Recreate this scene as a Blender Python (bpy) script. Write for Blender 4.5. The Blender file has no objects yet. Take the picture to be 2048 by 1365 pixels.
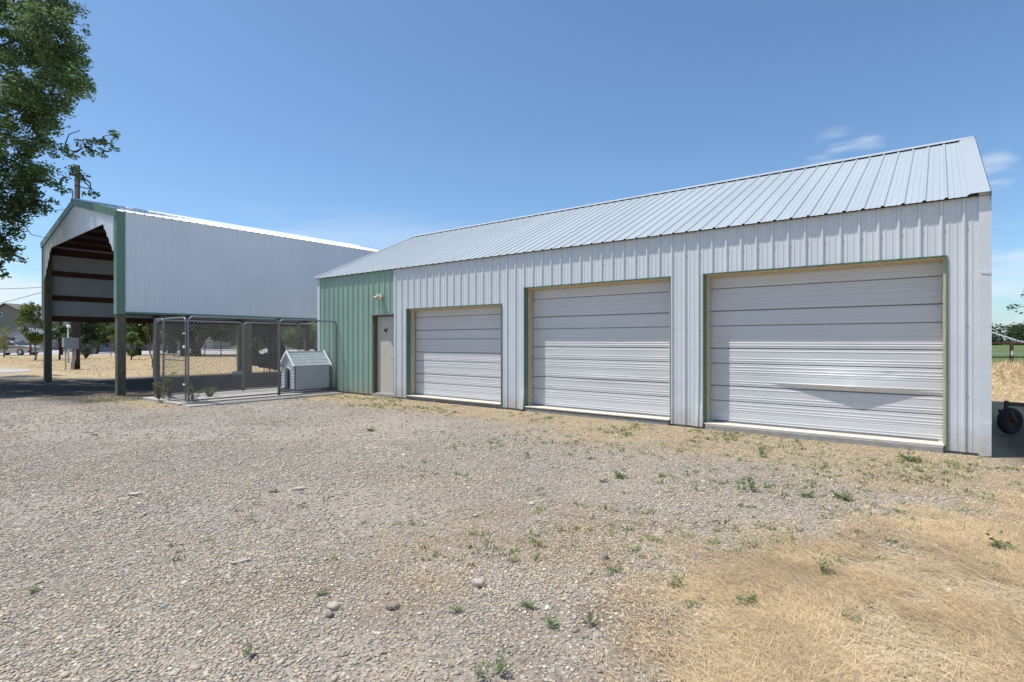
import bpy, math, random
import numpy as np
from mathutils import Vector, Matrix
R = math.radians
random.seed(7); RNG = np.random.default_rng(11)
scn = bpy.context.scene
col = scn.collection

# ------------------------------------------------------------------ camera
YAW, CAMH, FPX, CY = R(38.1785), 1.46, 1084.9, 683.3
cam = bpy.data.cameras.new('camera'); co = bpy.data.objects.new('camera', cam); col.objects.link(co)
co.location = (0, 0, CAMH); co.rotation_euler = (R(90), 0, YAW)
cam.sensor_width = 36.0; cam.lens = FPX / 2048 * 36.0
cam.clip_start = 0.05; cam.clip_end = 3000
scn.camera = co

# ------------------------------------------------------------------ world + sun
SUN = Vector((-1.2, -1.0, 4.05)).normalized()
EL = math.asin(SUN.z); AZ = math.atan2(SUN.x, SUN.y)
w = bpy.data.worlds.new('World'); scn.world = w; w.use_nodes = True
nt = w.node_tree; nt.nodes.clear()
def N(nt, t, **k):
    n = nt.nodes.new(t)
    for a, b in k.items(): setattr(n, a, b)
    return n
sky = N(nt, 'ShaderNodeTexSky', sky_type='NISHITA')
sky.sun_disc = False; sky.sun_elevation = EL; sky.sun_rotation = AZ
sky.altitude = 800; sky.air_density = 1.0; sky.dust_density = 1.5; sky.ozone_density = 2.2
bg = N(nt, 'ShaderNodeBackground'); bg.inputs[1].default_value = 0.125
out = N(nt, 'ShaderNodeOutputWorld')
tc = N(nt, 'ShaderNodeTexCoord'); sep = N(nt, 'ShaderNodeSeparateXYZ')
nt.links.new(tc.outputs['Generated'], sep.inputs[0])
mp = N(nt, 'ShaderNodeMapping'); mp.inputs['Scale'].default_value = (1.3, 1.3, 7.0)
nt.links.new(tc.outputs['Generated'], mp.inputs[0])
nz = N(nt, 'ShaderNodeTexNoise'); nz.inputs['Scale'].default_value = 2.1; nz.inputs['Detail'].default_value = 8; nz.inputs['Roughness'].default_value = .62
nt.links.new(mp.outputs[0], nz.inputs['Vector'])
cr = N(nt, 'ShaderNodeMapRange'); cr.inputs[1].default_value = .44; cr.inputs[2].default_value = .62
nt.links.new(nz.outputs['Fac'], cr.inputs[0])
def _dir(x, y):
    q = (x - 1024) / FPX; c_, s_ = math.cos(YAW), math.sin(YAW); v = Vector((q * c_ - s_, q * s_ + c_, (CY - y) / FPX)).normalized(); return tuple(v)
WISPS = [(*_dir(1675, 314), .0012), (*_dir(1720, 302), .0007), (*_dir(1988, 345), .0005)]
mpw = N(nt, 'ShaderNodeMapping'); mpw.inputs['Scale'].default_value = (6, 6, 40); nt.links.new(tc.outputs['Generated'], mpw.inputs[0])
nw = N(nt, 'ShaderNodeTexNoise'); nw.inputs['Scale'].default_value = 1.6; nw.inputs['Detail'].default_value = 8; nt.links.new(mpw.outputs[0], nw.inputs['Vector'])
wz = N(nt, 'ShaderNodeMapRange'); wz.inputs[1].default_value = .45; wz.inputs[2].default_value = .9; nt.links.new(nw.outputs['Fac'], wz.inputs[0])
el = N(nt, 'ShaderNodeMapRange'); el.inputs[1].default_value = .235; el.inputs[2].default_value = .06   # clouds only low down
nt.links.new(sep.outputs['Z'], el.inputs[0])
mu = N(nt, 'ShaderNodeMath', operation='MULTIPLY'); nt.links.new(cr.outputs[0], mu.inputs[0]); nt.links.new(el.outputs[0], mu.inputs[1])
acc = mu.outputs[0]
for dx_, dy_, dz_, wd_ in WISPS:      # two small fair-weather wisps higher up
    dt = N(nt, 'ShaderNodeVectorMath', operation='DOT_PRODUCT'); nt.links.new(tc.outputs['Generated'], dt.inputs[0]); dt.inputs[1].default_value = (dx_, dy_, dz_)
    m_r = N(nt, 'ShaderNodeMapRange'); m_r.inputs[1].default_value = 1 - wd_; m_r.inputs[2].default_value = 1; m_r.interpolation_type = 'SMOOTHSTEP'; nt.links.new(dt.outputs['Value'], m_r.inputs[0])
    m_m = N(nt, 'ShaderNodeMath', operation='MULTIPLY'); nt.links.new(m_r.outputs[0], m_m.inputs[0]); nt.links.new(wz.outputs[0], m_m.inputs[1])
    m_a = N(nt, 'ShaderNodeMath', operation='MAXIMUM'); nt.links.new(acc, m_a.inputs[0]); nt.links.new(m_m.outputs[0], m_a.inputs[1]); acc = m_a.outputs[0]
mu2 = N(nt, 'ShaderNodeMath', operation='MULTIPLY'); nt.links.new(acc, mu2.inputs[0]); mu2.inputs[1].default_value = .8
mx = N(nt, 'ShaderNodeMixRGB'); nt.links.new(mu2.outputs[0], mx.inputs[0]); tint_ = N(nt, 'ShaderNodeMixRGB', blend_type='MULTIPLY'); tint_.inputs[0].default_value = 1; tint_.inputs[2].default_value = (.83, 1.0, 1.09, 1)
nt.links.new(sky.outputs[0], tint_.inputs[1]); nt.links.new(tint_.outputs[0], mx.inputs[1])
mx.inputs[2].default_value = (5.6, 6.0, 6.6, 1)
nt.links.new(mx.outputs[0], bg.inputs[0]); nt.links.new(bg.outputs[0], out.inputs[0])

sl = bpy.data.lights.new('sun', 'SUN'); so = bpy.data.objects.new('sun', sl); col.objects.link(so)
sl.energy = 4.4; sl.angle = R(.55); sl.color = (1.0, .955, .90)
so.rotation_euler = SUN.to_track_quat('Z', 'Y').to_euler(); so.location = (0, 0, 40)
scn.view_settings.view_transform = 'Standard'; scn.view_settings.look = 'None'
scn.view_settings.exposure = 0.30; scn.view_settings.gamma = 1.0
scn.render.engine = 'CYCLES'

# ------------------------------------------------------------------ measuring helpers (photo pixel -> metres)
cth, sth = math.cos(YAW), math.sin(YAW)
def G(x, y, z=0.0):
    d = (CAMH - z) * FPX / (y - CY); q = (x - 1024) / FPX
    return Vector((q * d * cth - sth * d, q * d * sth + cth * d, z))
def PD(x, y, d):
    q = (x - 1024) / FPX
    return Vector((q * d * cth - sth * d, q * d * sth + cth * d, CAMH + (CY - y) * d / FPX))
def depth(p): return -sth * p[0] + cth * p[1]

# ------------------------------------------------------------------ materials
def mat(name, base, rough=.6, metal=0.0, var=.12, vscale=6.0, bump=0.0, bscale=30.0, dirt=None, dscale=1.5, damt=.5, spec=.5, attr=None, stretch=None, splash=False, trans=0.0, bdist=.01):
    m = bpy.data.materials.new(name); m.use_nodes = True; t = m.node_tree; b = t.nodes['Principled BSDF']
    b.inputs['Roughness'].default_value = rough; b.inputs['Metallic'].default_value = metal
    b.inputs['Specular IOR Level'].default_value = spec
    L = t.links.new
    g = N(t, 'ShaderNodeTexCoord'); vec = g.outputs['Object']
    if stretch:
        mp = N(t, 'ShaderNodeMapping'); mp.inputs['Scale'].default_value = stretch; L(vec, mp.inputs[0]); vec = mp.outputs[0]
    n = N(t, 'ShaderNodeTexNoise'); n.inputs['Scale'].default_value = vscale; n.inputs['Detail'].default_value = 6; L(vec, n.inputs['Vector'])
    mr = N(t, 'ShaderNodeMapRange'); mr.inputs[1].default_value = .3; mr.inputs[2].default_value = .7
    mr.inputs[3].default_value = 1 - var; mr.inputs[4].default_value = 1 + var; L(n.outputs['Fac'], mr.inputs[0])
    mul = N(t, 'ShaderNodeMixRGB', blend_type='MULTIPLY'); mul.inputs[0].default_value = 1; mul.inputs[1].default_value = (*base, 1)
    L(mr.outputs[0], mul.inputs[2]); c = mul.outputs[0]
    if attr:
        a = N(t, 'ShaderNodeAttribute'); a.attribute_name = attr
        m2 = N(t, 'ShaderNodeMixRGB', blend_type='MULTIPLY'); m2.inputs[0].default_value = 1; L(c, m2.inputs[1]); L(a.outputs['Color'], m2.inputs[2]); c = m2.outputs[0]
    if dirt:
        dn = N(t, 'ShaderNodeTexNoise'); dn.inputs['Scale'].default_value = dscale; dn.inputs['Detail'].default_value = 9; dn.inputs['Roughness'].default_value = .7; L(vec, dn.inputs['Vector'])
        dr = N(t, 'ShaderNodeMapRange'); dr.inputs[1].default_value = .5; dr.inputs[2].default_value = .75; dr.inputs[4].default_value = damt; L(dn.outputs['Fac'], dr.inputs[0])
        m3 = N(t, 'ShaderNodeMixRGB'); L(dr.outputs[0], m3.inputs[0]); L(c, m3.inputs[1]); m3.inputs[2].default_value = (*dirt, 1); c = m3.outputs[0]
    if splash:      # rain-splashed mud along the foot of the sheets
        sx = N(t, 'ShaderNodeSeparateXYZ'); L(g.outputs['Object'], sx.inputs[0]); s1 = N(t, 'ShaderNodeMapRange'); s1.inputs[1].default_value = .38; s1.inputs[2].default_value = .02; L(sx.outputs['Z'], s1.inputs[0])
        s2 = N(t, 'ShaderNodeTexNoise'); s2.inputs['Scale'].default_value = 9; s2.inputs['Detail'].default_value = 8; L(g.outputs['Object'], s2.inputs['Vector'])
        s3 = N(t, 'ShaderNodeMath', operation='MULTIPLY'); L(s1.outputs[0], s3.inputs[0]); L(s2.outputs['Fac'], s3.inputs[1]); s4 = N(t, 'ShaderNodeMixRGB'); L(s3.outputs[0], s4.inputs[0]); L(c, s4.inputs[1]); s4.inputs[2].default_value = (.36, .30, .23, 1); c = s4.outputs[0]
    L(c, b.inputs['Base Color'])
    if bump:
        bn = N(t, 'ShaderNodeTexNoise'); bn.inputs['Scale'].default_value = bscale; bn.inputs['Detail'].default_value = 4; L(vec, bn.inputs['Vector'])
        bm = N(t, 'ShaderNodeBump'); bm.inputs['Strength'].default_value = bump; bm.inputs['Distance'].default_value = bdist; L(bn.outputs['Fac'], bm.inputs['Height']); L(bm.outputs[0], b.inputs['Normal'])
    if trans:
        tr = N(t, 'ShaderNodeBsdfTranslucent'); L(c, tr.inputs['Color']); ms = N(t, 'ShaderNodeMixShader'); ms.inputs[0].default_value = trans
        o = t.nodes['Material Output']; L(b.outputs[0], ms.inputs[1]); L(tr.outputs[0], ms.inputs[2]); L(ms.outputs[0], o.inputs[0])
    return m

M = {}
M['white'] = mat('white_steel', (.61, .635, .655), .42, splash=True, var=.04, vscale=1.2, bump=.25, bscale=2.5, dirt=(.5, .47, .42), dscale=2.2, damt=.14, bdist=.03)
M['white_shed'] = mat('white_shed_steel', (.74, .785, .82), .38, var=.03, vscale=1.0, bump=.15, bscale=2.0, dirt=(.55, .55, .52), dscale=3, damt=.1, bdist=.02)
M['green'] = mat('green_steel', (.275, .40, .32), .42, splash=True, var=.06, vscale=1.5, bump=.25, bscale=2.5, dirt=(.40, .42, .33), dscale=2.5, damt=.3, bdist=.03)
M['greentrim'] = mat('green_trim', (.12, .215, .16), .4, var=.06, vscale=3)
M['dgreentrim'] = mat('dark_green_trim', (.10, .19, .14), .4, var=.08, vscale=3, dirt=(.25, .24, .2), damt=.4)
M['roof'] = mat('galvanised_roof', (.355, .395, .415), .5, metal=0, var=.06, vscale=1.5, stretch=(1, .15, .15), bump=.1, bscale=3, bdist=.02)
M['shedroof'] = mat('white_shed_roof', (.85, .86, .86), .35, var=.04, vscale=2)
M['shedunder'] = mat('dark_underside', (.09, .08, .07), .7, var=.2)
M['door'] = mat('door_steel', (.585, .585, .59), .42, var=.03, vscale=1.0, bump=0, bscale=1.8, dirt=(.48, .45, .42), dscale=1.6, damt=.10, bdist=.012)
M['seam'] = mat('door_seam', (.19, .18, .17), .8)
M['tan'] = mat('tan_jamb_wood', (.56, .47, .33), .7, var=.15, vscale=8, stretch=(6, 6, .8), dirt=(.25, .19, .13), dscale=3, damt=.5)
M['cream'] = mat('cream_threshold', (.60, .56, .48), .7, var=.1, vscale=10, dirt=(.4, .34, .26), dscale=5, damt=.5)
M['concrete'] = mat('concrete', (.31, .295, .27), .85, var=.15, vscale=9, bump=.4, bscale=60, dirt=(.28, .24, .2), dscale=2, damt=.5)
M['pad'] = mat('pale_concrete', (.36, .34, .30), .85, var=.1, vscale=5, bump=.3, bscale=50, dirt=(.4, .34, .27), dscale=2, damt=.4)
M['entry'] = mat('entry_door_paint', (.52, .49, .42), .5, var=.05, vscale=3, dirt=(.34, .28, .2), dscale=3, damt=.4)
M['black'] = mat('black', (.012, .012, .013), .6)
M['post'] = mat('treated_post', (.115, .11, .075), .85, var=.3, vscale=7, stretch=(4, 4, .5), bump=.5, bscale=20, dirt=(.10, .07, .04), dscale=2, damt=.5)
M['girt'] = mat('red_brown_lumber', (.060, .020, .014), .8, var=.35, vscale=5, bump=.3)
M['rust'] = mat('brown_pole_wood', (.050, .030, .026), .85, var=.3, vscale=6, stretch=(5, 5, .4), bump=.4, bscale=20)
M['galv'] = mat('galvanised_tube', (.20, .21, .23), .5, metal=.35, var=.12, vscale=12)
M['wire'] = mat('chain_link_wire', (.15, .15, .14), .6, metal=.2, var=.1)
M['dh'] = mat('dog_house_wall', (.40, .43, .48), .5, var=.05, vscale=5, dirt=(.35, .33, .3), damt=.2)
M['dhroof'] = mat('dog_house_roof', (.30, .35, .37), .5, var=.06, vscale=6)
M['dhtrim'] = mat('dog_house_trim', (.80, .82, .84), .5, var=.04)
M['grey'] = mat('grey_enclosure', (.17, .19, .22), .5, var=.08)
M['lightgrey'] = mat('pale_grey', (.55, .55, .55), .6, var=.1)
M['bark'] = mat('bark', (.045, .034, .027), .9, var=.35, vscale=8, stretch=(3, 3, .7), bump=.6, bscale=15, bdist=.03)
M['palebark'] = mat('pale_bark', (.22, .18, .14), .9, var=.3, vscale=8)
M['fence'] = mat('rusty_pipe', (.13, .052, .038), .8, var=.3, vscale=8)
M['dkpipe'] = mat('dark_pipe', (.07, .05, .045), .8, var=.2)
M['tape'] = mat('white_tape', (.75, .78, .72), .6)
M['tarp'] = mat('black_tarp', (.012, .012, .013), .85, var=.3, bump=.4, bscale=6, bdist=.05)
M['rubber'] = mat('tyre_rubber', (.02, .02, .02), .85, var=.3, vscale=10, dirt=(.1, .08, .06), damt=.3)
M['rusty'] = mat('rusty_steel', (.07, .04, .03), .8, var=.35, vscale=9)
M['carpaint'] = mat('silver_paint', (.50, .48, .46), .3, metal=.3, var=.03)
M['glass'] = mat('dark_glass', (.02, .03, .04), .08, var=.02, spec=.8)
M['redlens'] = mat('red_lens', (.5, .03, .02), .3)
M['navy'] = mat('navy_paint', (.03, .05, .12), .4)
M['house'] = mat('tan_siding', (.30, .235, .20), .8, var=.06, vscale=2)
M['houseroof'] = mat('brown_roofing', (.16, .13, .12), .8, var=.1)
M['lav'] = mat('grey_metal_roof', (.25, .245, .27), .5, var=.05)
M['wallwhite'] = mat('pale_siding', (.36, .35, .35), .7, var=.06)
M['roadmat'] = mat('pale_gravel_road', (.38, .355, .33), .9, var=.08, vscale=1.5, bump=.2)
M['wireblk'] = mat('cable', (.03, .03, .035), .6)
M['pink'] = mat('conduit', (.42, .41, .42), .5)
M['rock'] = mat('rock', (.42, .37, .31), .8, var=.25, vscale=14, bump=.6, bscale=30, spec=.3)
M['darkrock'] = mat('dark_rock', (.25, .20, .17), .8, var=.25, vscale=14, bump=.6, bscale=30, spec=.3)
M['brass'] = mat('dull_brass', (.30, .24, .13), .35, metal=.8)
M['lampcream'] = mat('cream_lamp', (.52, .46, .36), .4, var=.1)
M['lens'] = mat('lamp_glass', (.55, .55, .52), .2)
M['tick'] = mat('spray', (.9, .93, .95), .9)
M['inner_shade'] = mat('inner_shade_grey', (.36, .41, .46), .6, var=.06, vscale=2)
M['silver'] = mat('screw_zinc', (.35, .35, .36), .4, metal=.6)
def leafmat(name, base, tr=.42, rough=.55): return mat(name, base, rough, var=.2, vscale=1.2, attr='tint', trans=tr, spec=.35)
M['leaf'] = leafmat('ash_leaves', (.145, .215, .080))
M['leaf2'] = leafmat('light_leaves', (.125, .175, .040))
M['leaf3'] = leafmat('dark_leaves', (.052, .092, .032))
M['leafy'] = leafmat('yellowish_leaves', (.20, .20, .07))
M['plum'] = leafmat('plum_leaves', (.10, .025, .035))
M['weed'] = leafmat('weed_leaves', (.16, .215, .085), .25, .6)
M['straw'] = leafmat('straw', (.585, .455, .275), .2, .6)
M['pebble'] = mat('pebbles', (1, 1, 1), .75, var=.10, vscale=30, attr='tint', spec=.3)
M['needle'] = leafmat('juniper_leaves', (.045, .08, .035), .15)

# ------------------------------------------------------------------ object helpers
def tag(o, label=None, cat=None, group=None, kind=None):
    if label: o['label'] = label
    if cat: o['category'] = cat
    if group: o['group'] = group
    if kind: o['kind'] = kind
    return o
def thing(name, label, cat, loc=(0, 0, 0), rz=0.0, group=None):
    o = bpy.data.objects.new(name, None); col.objects.link(o); o.location = loc; o.rotation_euler = (0, 0, rz)
    o.empty_display_size = .2
    return tag(o, label, cat, group)
class MB:
    def __init__(s): s.v = []; s.f = []; s.mi = []; s.cur = 0
    def add(s, vs, fs):
        n = len(s.v); s.v += [tuple(p) for p in vs]; s.f += [tuple(i + n for i in f) for f in fs]; s.mi += [s.cur] * len(fs); return s
    def box(s, a, b):
        x0, y0, z0 = a; x1, y1, z1 = b
        v = [(x0, y0, z0), (x1, y0, z0), (x1, y1, z0), (x0, y1, z0), (x0, y0, z1), (x1, y0, z1), (x1, y1, z1), (x0, y1, z1)]
        return s.add(v, [(0, 3, 2, 1), (4, 5, 6, 7), (0, 1, 5, 4), (1, 2, 6, 5), (2, 3, 7, 6), (3, 0, 4, 7)])
    def bar(s, p, q, wx, wy, up=(0, 0, 1)):
        p, q, up = Vector(p), Vector(q), Vector(up); d = (q - p).normalized()
        a = d.cross(up)
        if a.length < 1e-4: a = d.cross(Vector((1, 0, 0)))
        a.normalize(); b = a.cross(d).normalized()
        vs = [c + a * (i * wx / 2) + b * (j * wy / 2) for c in (p, q) for i, j in ((-1, -1), (1, -1), (1, 1), (-1, 1))]
        return s.add(vs, [(0, 1, 2, 3), (7, 6, 5, 4), (0, 4, 5, 1), (1, 5, 6, 2), (2, 6, 7, 3), (3, 7, 4, 0)])
    def tube(s, pts, rad, n=8, cap=True, closed=False):
        pts = [Vector(p) for p in pts]; k = len(pts)
        rad = [rad] * k if not hasattr(rad, '__len__') else rad
        vs = []; prev = None
        for i, p in enumerate(pts):
            if closed: d = pts[(i + 1) % k] - pts[i - 1]
            else: d = pts[min(i + 1, k - 1)] - pts[max(i - 1, 0)]
            d.normalize()
            if prev is None:
                a = d.cross(Vector((0, 0, 1)))
                if a.length < 1e-3: a = d.cross(Vector((1, 0, 0)))
            else: a = prev - d * prev.dot(d)
            a.normalize(); prev = a; b = d.cross(a)
            for j in range(n):
                t = 2 * math.pi * j / n; vs.append(p + (a * math.cos(t) + b * math.sin(t)) * rad[i])
        fs = []
        for i in range(k if closed else k - 1):
            for j in range(n):
                i2 = (i + 1) % k; fs.append((i * n + j, i * n + (j + 1) % n, i2 * n + (j + 1) % n, i2 * n + j))
        if cap and not closed:
            fs.append(tuple(range(n))[::-1]); fs.append(tuple((k - 1) * n + j for j in range(n)))
        return s.add(vs, fs)
    def prism(s, poly, O, U, V, D):
        O, U, V, D = map(Vector, (O, U, V, D)); n = len(poly)
        a = [O + U * x + V * y for x, y in poly]; b = [p + D for p in a]
        return s.add(a + b, [tuple(range(n))[::-1], tuple(range(n, 2 * n))] + [(i, (i + 1) % n, n + (i + 1) % n, n + i) for i in range(n)])
    def build(s, name, m, parent=None, smooth=False, bevel=0):
        me = bpy.data.meshes.new(name); me.from_pydata(s.v, [], s.f); me.update()
        for mm in (m if isinstance(m, (list, tuple)) else [m]): me.materials.append(mm)
        if isinstance(m, (list, tuple)): me.polygons.foreach_set('material_index', s.mi)
        if smooth: me.polygons.foreach_set('use_smooth', [True] * len(me.polygons))
        o = bpy.data.objects.new(name, me); col.objects.link(o)
        if parent: o.parent = parent
        if bevel:
            md = o.modifiers.new('bevel', 'BEVEL'); md.width = bevel; md.segments = 2; md.limit_method = 'ANGLE'
        return o
def npmesh(name, V, F, m, parent=None, smooth=False, tint=None, per=None):
    """V (n,3), F (m,k) uniform polygons; tint (m,3) colour of every face."""
    me = bpy.data.meshes.new(name); n, (fm, k) = len(V), F.shape
    me.vertices.add(n); me.vertices.foreach_set('co', V.astype(np.float32).ravel())
    me.loops.add(fm * k); me.loops.foreach_set('vertex_index', F.astype(np.int32).ravel())
    me.polygons.add(fm); me.polygons.foreach_set('loop_start', np.arange(0, fm * k, k, dtype=np.int32))
    me.polygons.foreach_set('loop_total', np.full(fm, k, dtype=np.int32))
    if smooth: me.polygons.foreach_set('use_smooth', np.ones(fm, dtype=bool))
    me.update(calc_edges=True)
    if tint is not None:
        a = me.attributes.new('tint', 'FLOAT_COLOR', 'FACE')
        a.data.foreach_set('color', np.concatenate([tint, np.ones((fm, 1))], 1).astype(np.float32).ravel())
    me.materials.append(m)
    o = bpy.data.objects.new(name, me); col.objects.link(o)
    if parent: o.parent = parent
    return o

PER = .2286
def profile(u0, u1, phase=0.0, hr=.019, minor=.004):
    base = [(-.026, 0), (-.010, hr), (.010, hr), (.026, 0)]
    pts = []
    k0 = math.floor((u0 - phase) / PER) - 1; k1 = math.ceil((u1 - phase) / PER) + 1
    for k in range(k0, k1 + 1):
        c = phase + k * PER
        pts += [(c + a, b) for a, b in base]
        if minor:
            for e in (PER / 3, 2 * PER / 3): pts += [(c + e - .011, 0), (c + e - .005, minor), (c + e + .005, minor), (c + e + .011, 0)]
    pts.sort(); res = []
    def h(u):
        for i in range(len(pts) - 1):
            if pts[i][0] <= u <= pts[i + 1][0]:
                t = (u - pts[i][0]) / max(1e-9, pts[i + 1][0] - pts[i][0]); return pts[i][1] * (1 - t) + pts[i + 1][1] * t
        return 0
    res = [(u0, h(u0))] + [p for p in pts if u0 + 1e-4 < p[0] < u1 - 1e-4] + [(u1, h(u1))]
    return res
def sheet(mb, O, U, V, Nn, u0, u1, v0, v1, phase=0.0, hr=.019, minor=.004, extra=(), nv=1, wob=None):
    O, U, V, Nn = map(Vector, (O, U, V, Nn)); pr = profile(u0, u1, phase, hr, minor)
    for e in extra:
        if u0 < e < u1: pr.append((e, 0))
    pr.sort(); f0 = v0 if callable(v0) else (lambda u: v0); f1 = v1 if callable(v1) else (lambda u: v1)
    vs = []
    for u, hh in pr:
        a, b = f0(u), f1(u)
        for j in range(nv + 1):
            v = a + (b - a) * j / nv; o = wob(u, v) if wob else 0
            vs.append(O + U * u + V * v + Nn * (hh + o))
    m = nv + 1
    fs = [(i * m + j, (i + 1) * m + j, (i + 1) * m + j + 1, i * m + j + 1) for i in range(len(pr) - 1) for j in range(nv)]
    mb.add(vs, fs)

# ------------------------------------------------------------------ ground
def smooth(a, b, x): t = np.clip((x - a) / (b - a), 0, 1); return t * t * (3 - 2 * t)
_r = np.random.default_rng(5); _gr = _r.random((4, 257, 257))
def vnoise(x, y, sc, ch=0):
    X = np.asarray(x) * sc + 100.3; Y = np.asarray(y) * sc + 77.7
    i = np.floor(X).astype(int); j = np.floor(Y).astype(int); fx = X - i; fy = Y - j
    fx = fx * fx * (3 - 2 * fx); fy = fy * fy * (3 - 2 * fy); g = _gr[ch]
    a = g[i % 256, j % 256]; b = g[(i + 1) % 256, j % 256]; c_ = g[i % 256, (j + 1) % 256]; d = g[(i + 1) % 256, (j + 1) % 256]
    return (a * (1 - fx) + b * fx) * (1 - fy) + (c_ * (1 - fx) + d * fx) * fy
def fnoise(x, y, sc, ch=0): return .5 * vnoise(x, y, sc, ch) + .3 * vnoise(x, y, sc * 2.3, ch) + .2 * vnoise(x, y, sc * 5.1, ch)
def to_px(x, y, z=0.0):
    d = -sth * x + cth * y; r = cth * x + sth * y
    return r, d
def m_straw(x, y):
    r, d = to_px(x, y)            # right / forward metres of the patch of mown straw near the drive's edge
    n = fnoise(x, y, .9, 0) - .5; n2 = fnoise(x, y, 3.0, 1) - .5
    # boundary runs from near the camera's right foot outwards
    edge = (r - .30) - (d - 2.2) * .42 + n * 1.3 + n2 * .5
    near = smooth(-.6, 1.5, edge)
    far = 1 - smooth(3.7, 4.9, d + n * 1.8 - .25 * (r - 2))
    r0, d0 = .05, 3.9
    spot = .34 * np.exp(-((r - r0) / .75) ** 2 - ((d - d0) / .65) ** 2) * smooth(.3, .6, fnoise(x, y, 1.8, 0))
    return near * far
def m_strip(x, y):
    n = fnoise(x, y, .8, 2) - .5
    w_ = 1.25 + .9 * smooth(-9, -1, x)
    t = smooth(w_ + .9, w_ - .5, (9.1 - y) + n * 1.6) * smooth(-17, -14.5, x)
    t2 = smooth(5.2, 4.7, y + n * .6) * smooth(3.9, 4.5, y + n * .6) * smooth(-17.8, -16.5, x) * smooth(-12.6, -13.6, x)
    rt = smooth(.2, 1.2, x) * smooth(7.2, 8.4, y + n)
    return np.clip(np.maximum(np.maximum(t, t2), rt), 0, 1)
def m_field(x, y):
    n = fnoise(x, y, .35, 3) - .5
    a = smooth(-25.2, -26.8, x + n * 2.0) * smooth(3.0, 7.5, y + n * 2)
    b = smooth(9.3, 10.2, y + n * .4)
    return np.clip(np.maximum(a, b), 0, 1)
def m_litter(x, y):     # brown leaf litter and bare dirt patches in the gravel
    r, d = to_px(x, y)
    o = .75 * np.exp(-((r - .05) / .9) ** 2 - ((d - 3.9) / .7) ** 2) + .9 * np.exp(-((r - .75) / .55) ** 2 - ((d - 2.6) / .8) ** 2) + .5 * np.exp(-((r + 1.2) / .8) ** 2 - ((d - 3.2) / .4) ** 2)
    return np.clip(o * smooth(.30, .62, fnoise(x, y, 2.4, 0)) * 1.6, 0, 1)
def m_shade_soil(x, y):      # shade painted into ground under shed and ash tree; dark earth beside garage
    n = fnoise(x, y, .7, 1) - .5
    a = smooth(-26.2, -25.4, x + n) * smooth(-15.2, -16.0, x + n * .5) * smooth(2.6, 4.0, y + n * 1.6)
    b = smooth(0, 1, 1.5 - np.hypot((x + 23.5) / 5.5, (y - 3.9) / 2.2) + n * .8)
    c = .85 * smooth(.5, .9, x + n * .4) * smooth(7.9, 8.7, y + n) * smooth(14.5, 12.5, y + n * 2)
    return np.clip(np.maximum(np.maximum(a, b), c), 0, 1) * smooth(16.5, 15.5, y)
def gz(x, y):
    x = np.asarray(x, float); y = np.asarray(y, float)
    near = np.exp(-(x * x + y * y) / 400)
    return ((fnoise(x, y, .8, 0) - .5) * .035 + (fnoise(x, y, 3, 1) - .5) * .012) * near - .008
def axis(lo, hi, a, b, st, grow=1.22):
    xs = list(np.arange(a, b + 1e-6, st)); s_ = st; v = a
    while v > lo: s_ *= grow; v -= s_; xs.insert(0, v)
    s_ = st; v = b
    while v < hi: s_ *= grow; v += s_; xs.append(v)
    return np.array(xs)
gx = axis(-900, 900, -22, 6, .11); gy = axis(-60, 1200, -1, 9.6, .11)
GX, GY = np.meshgrid(gx, gy, indexing='ij'); nx, ny = GX.shape
GV = np.stack([GX.ravel(), GY.ravel(), gz(GX, GY).ravel()], 1)
ii = np.arange(nx * ny).reshape(nx, ny)
GF = np.stack([ii[:-1, :-1].ravel(), ii[1:, :-1].ravel(), ii[1:, 1:].ravel(), ii[:-1, 1:].ravel()], 1)

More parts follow.
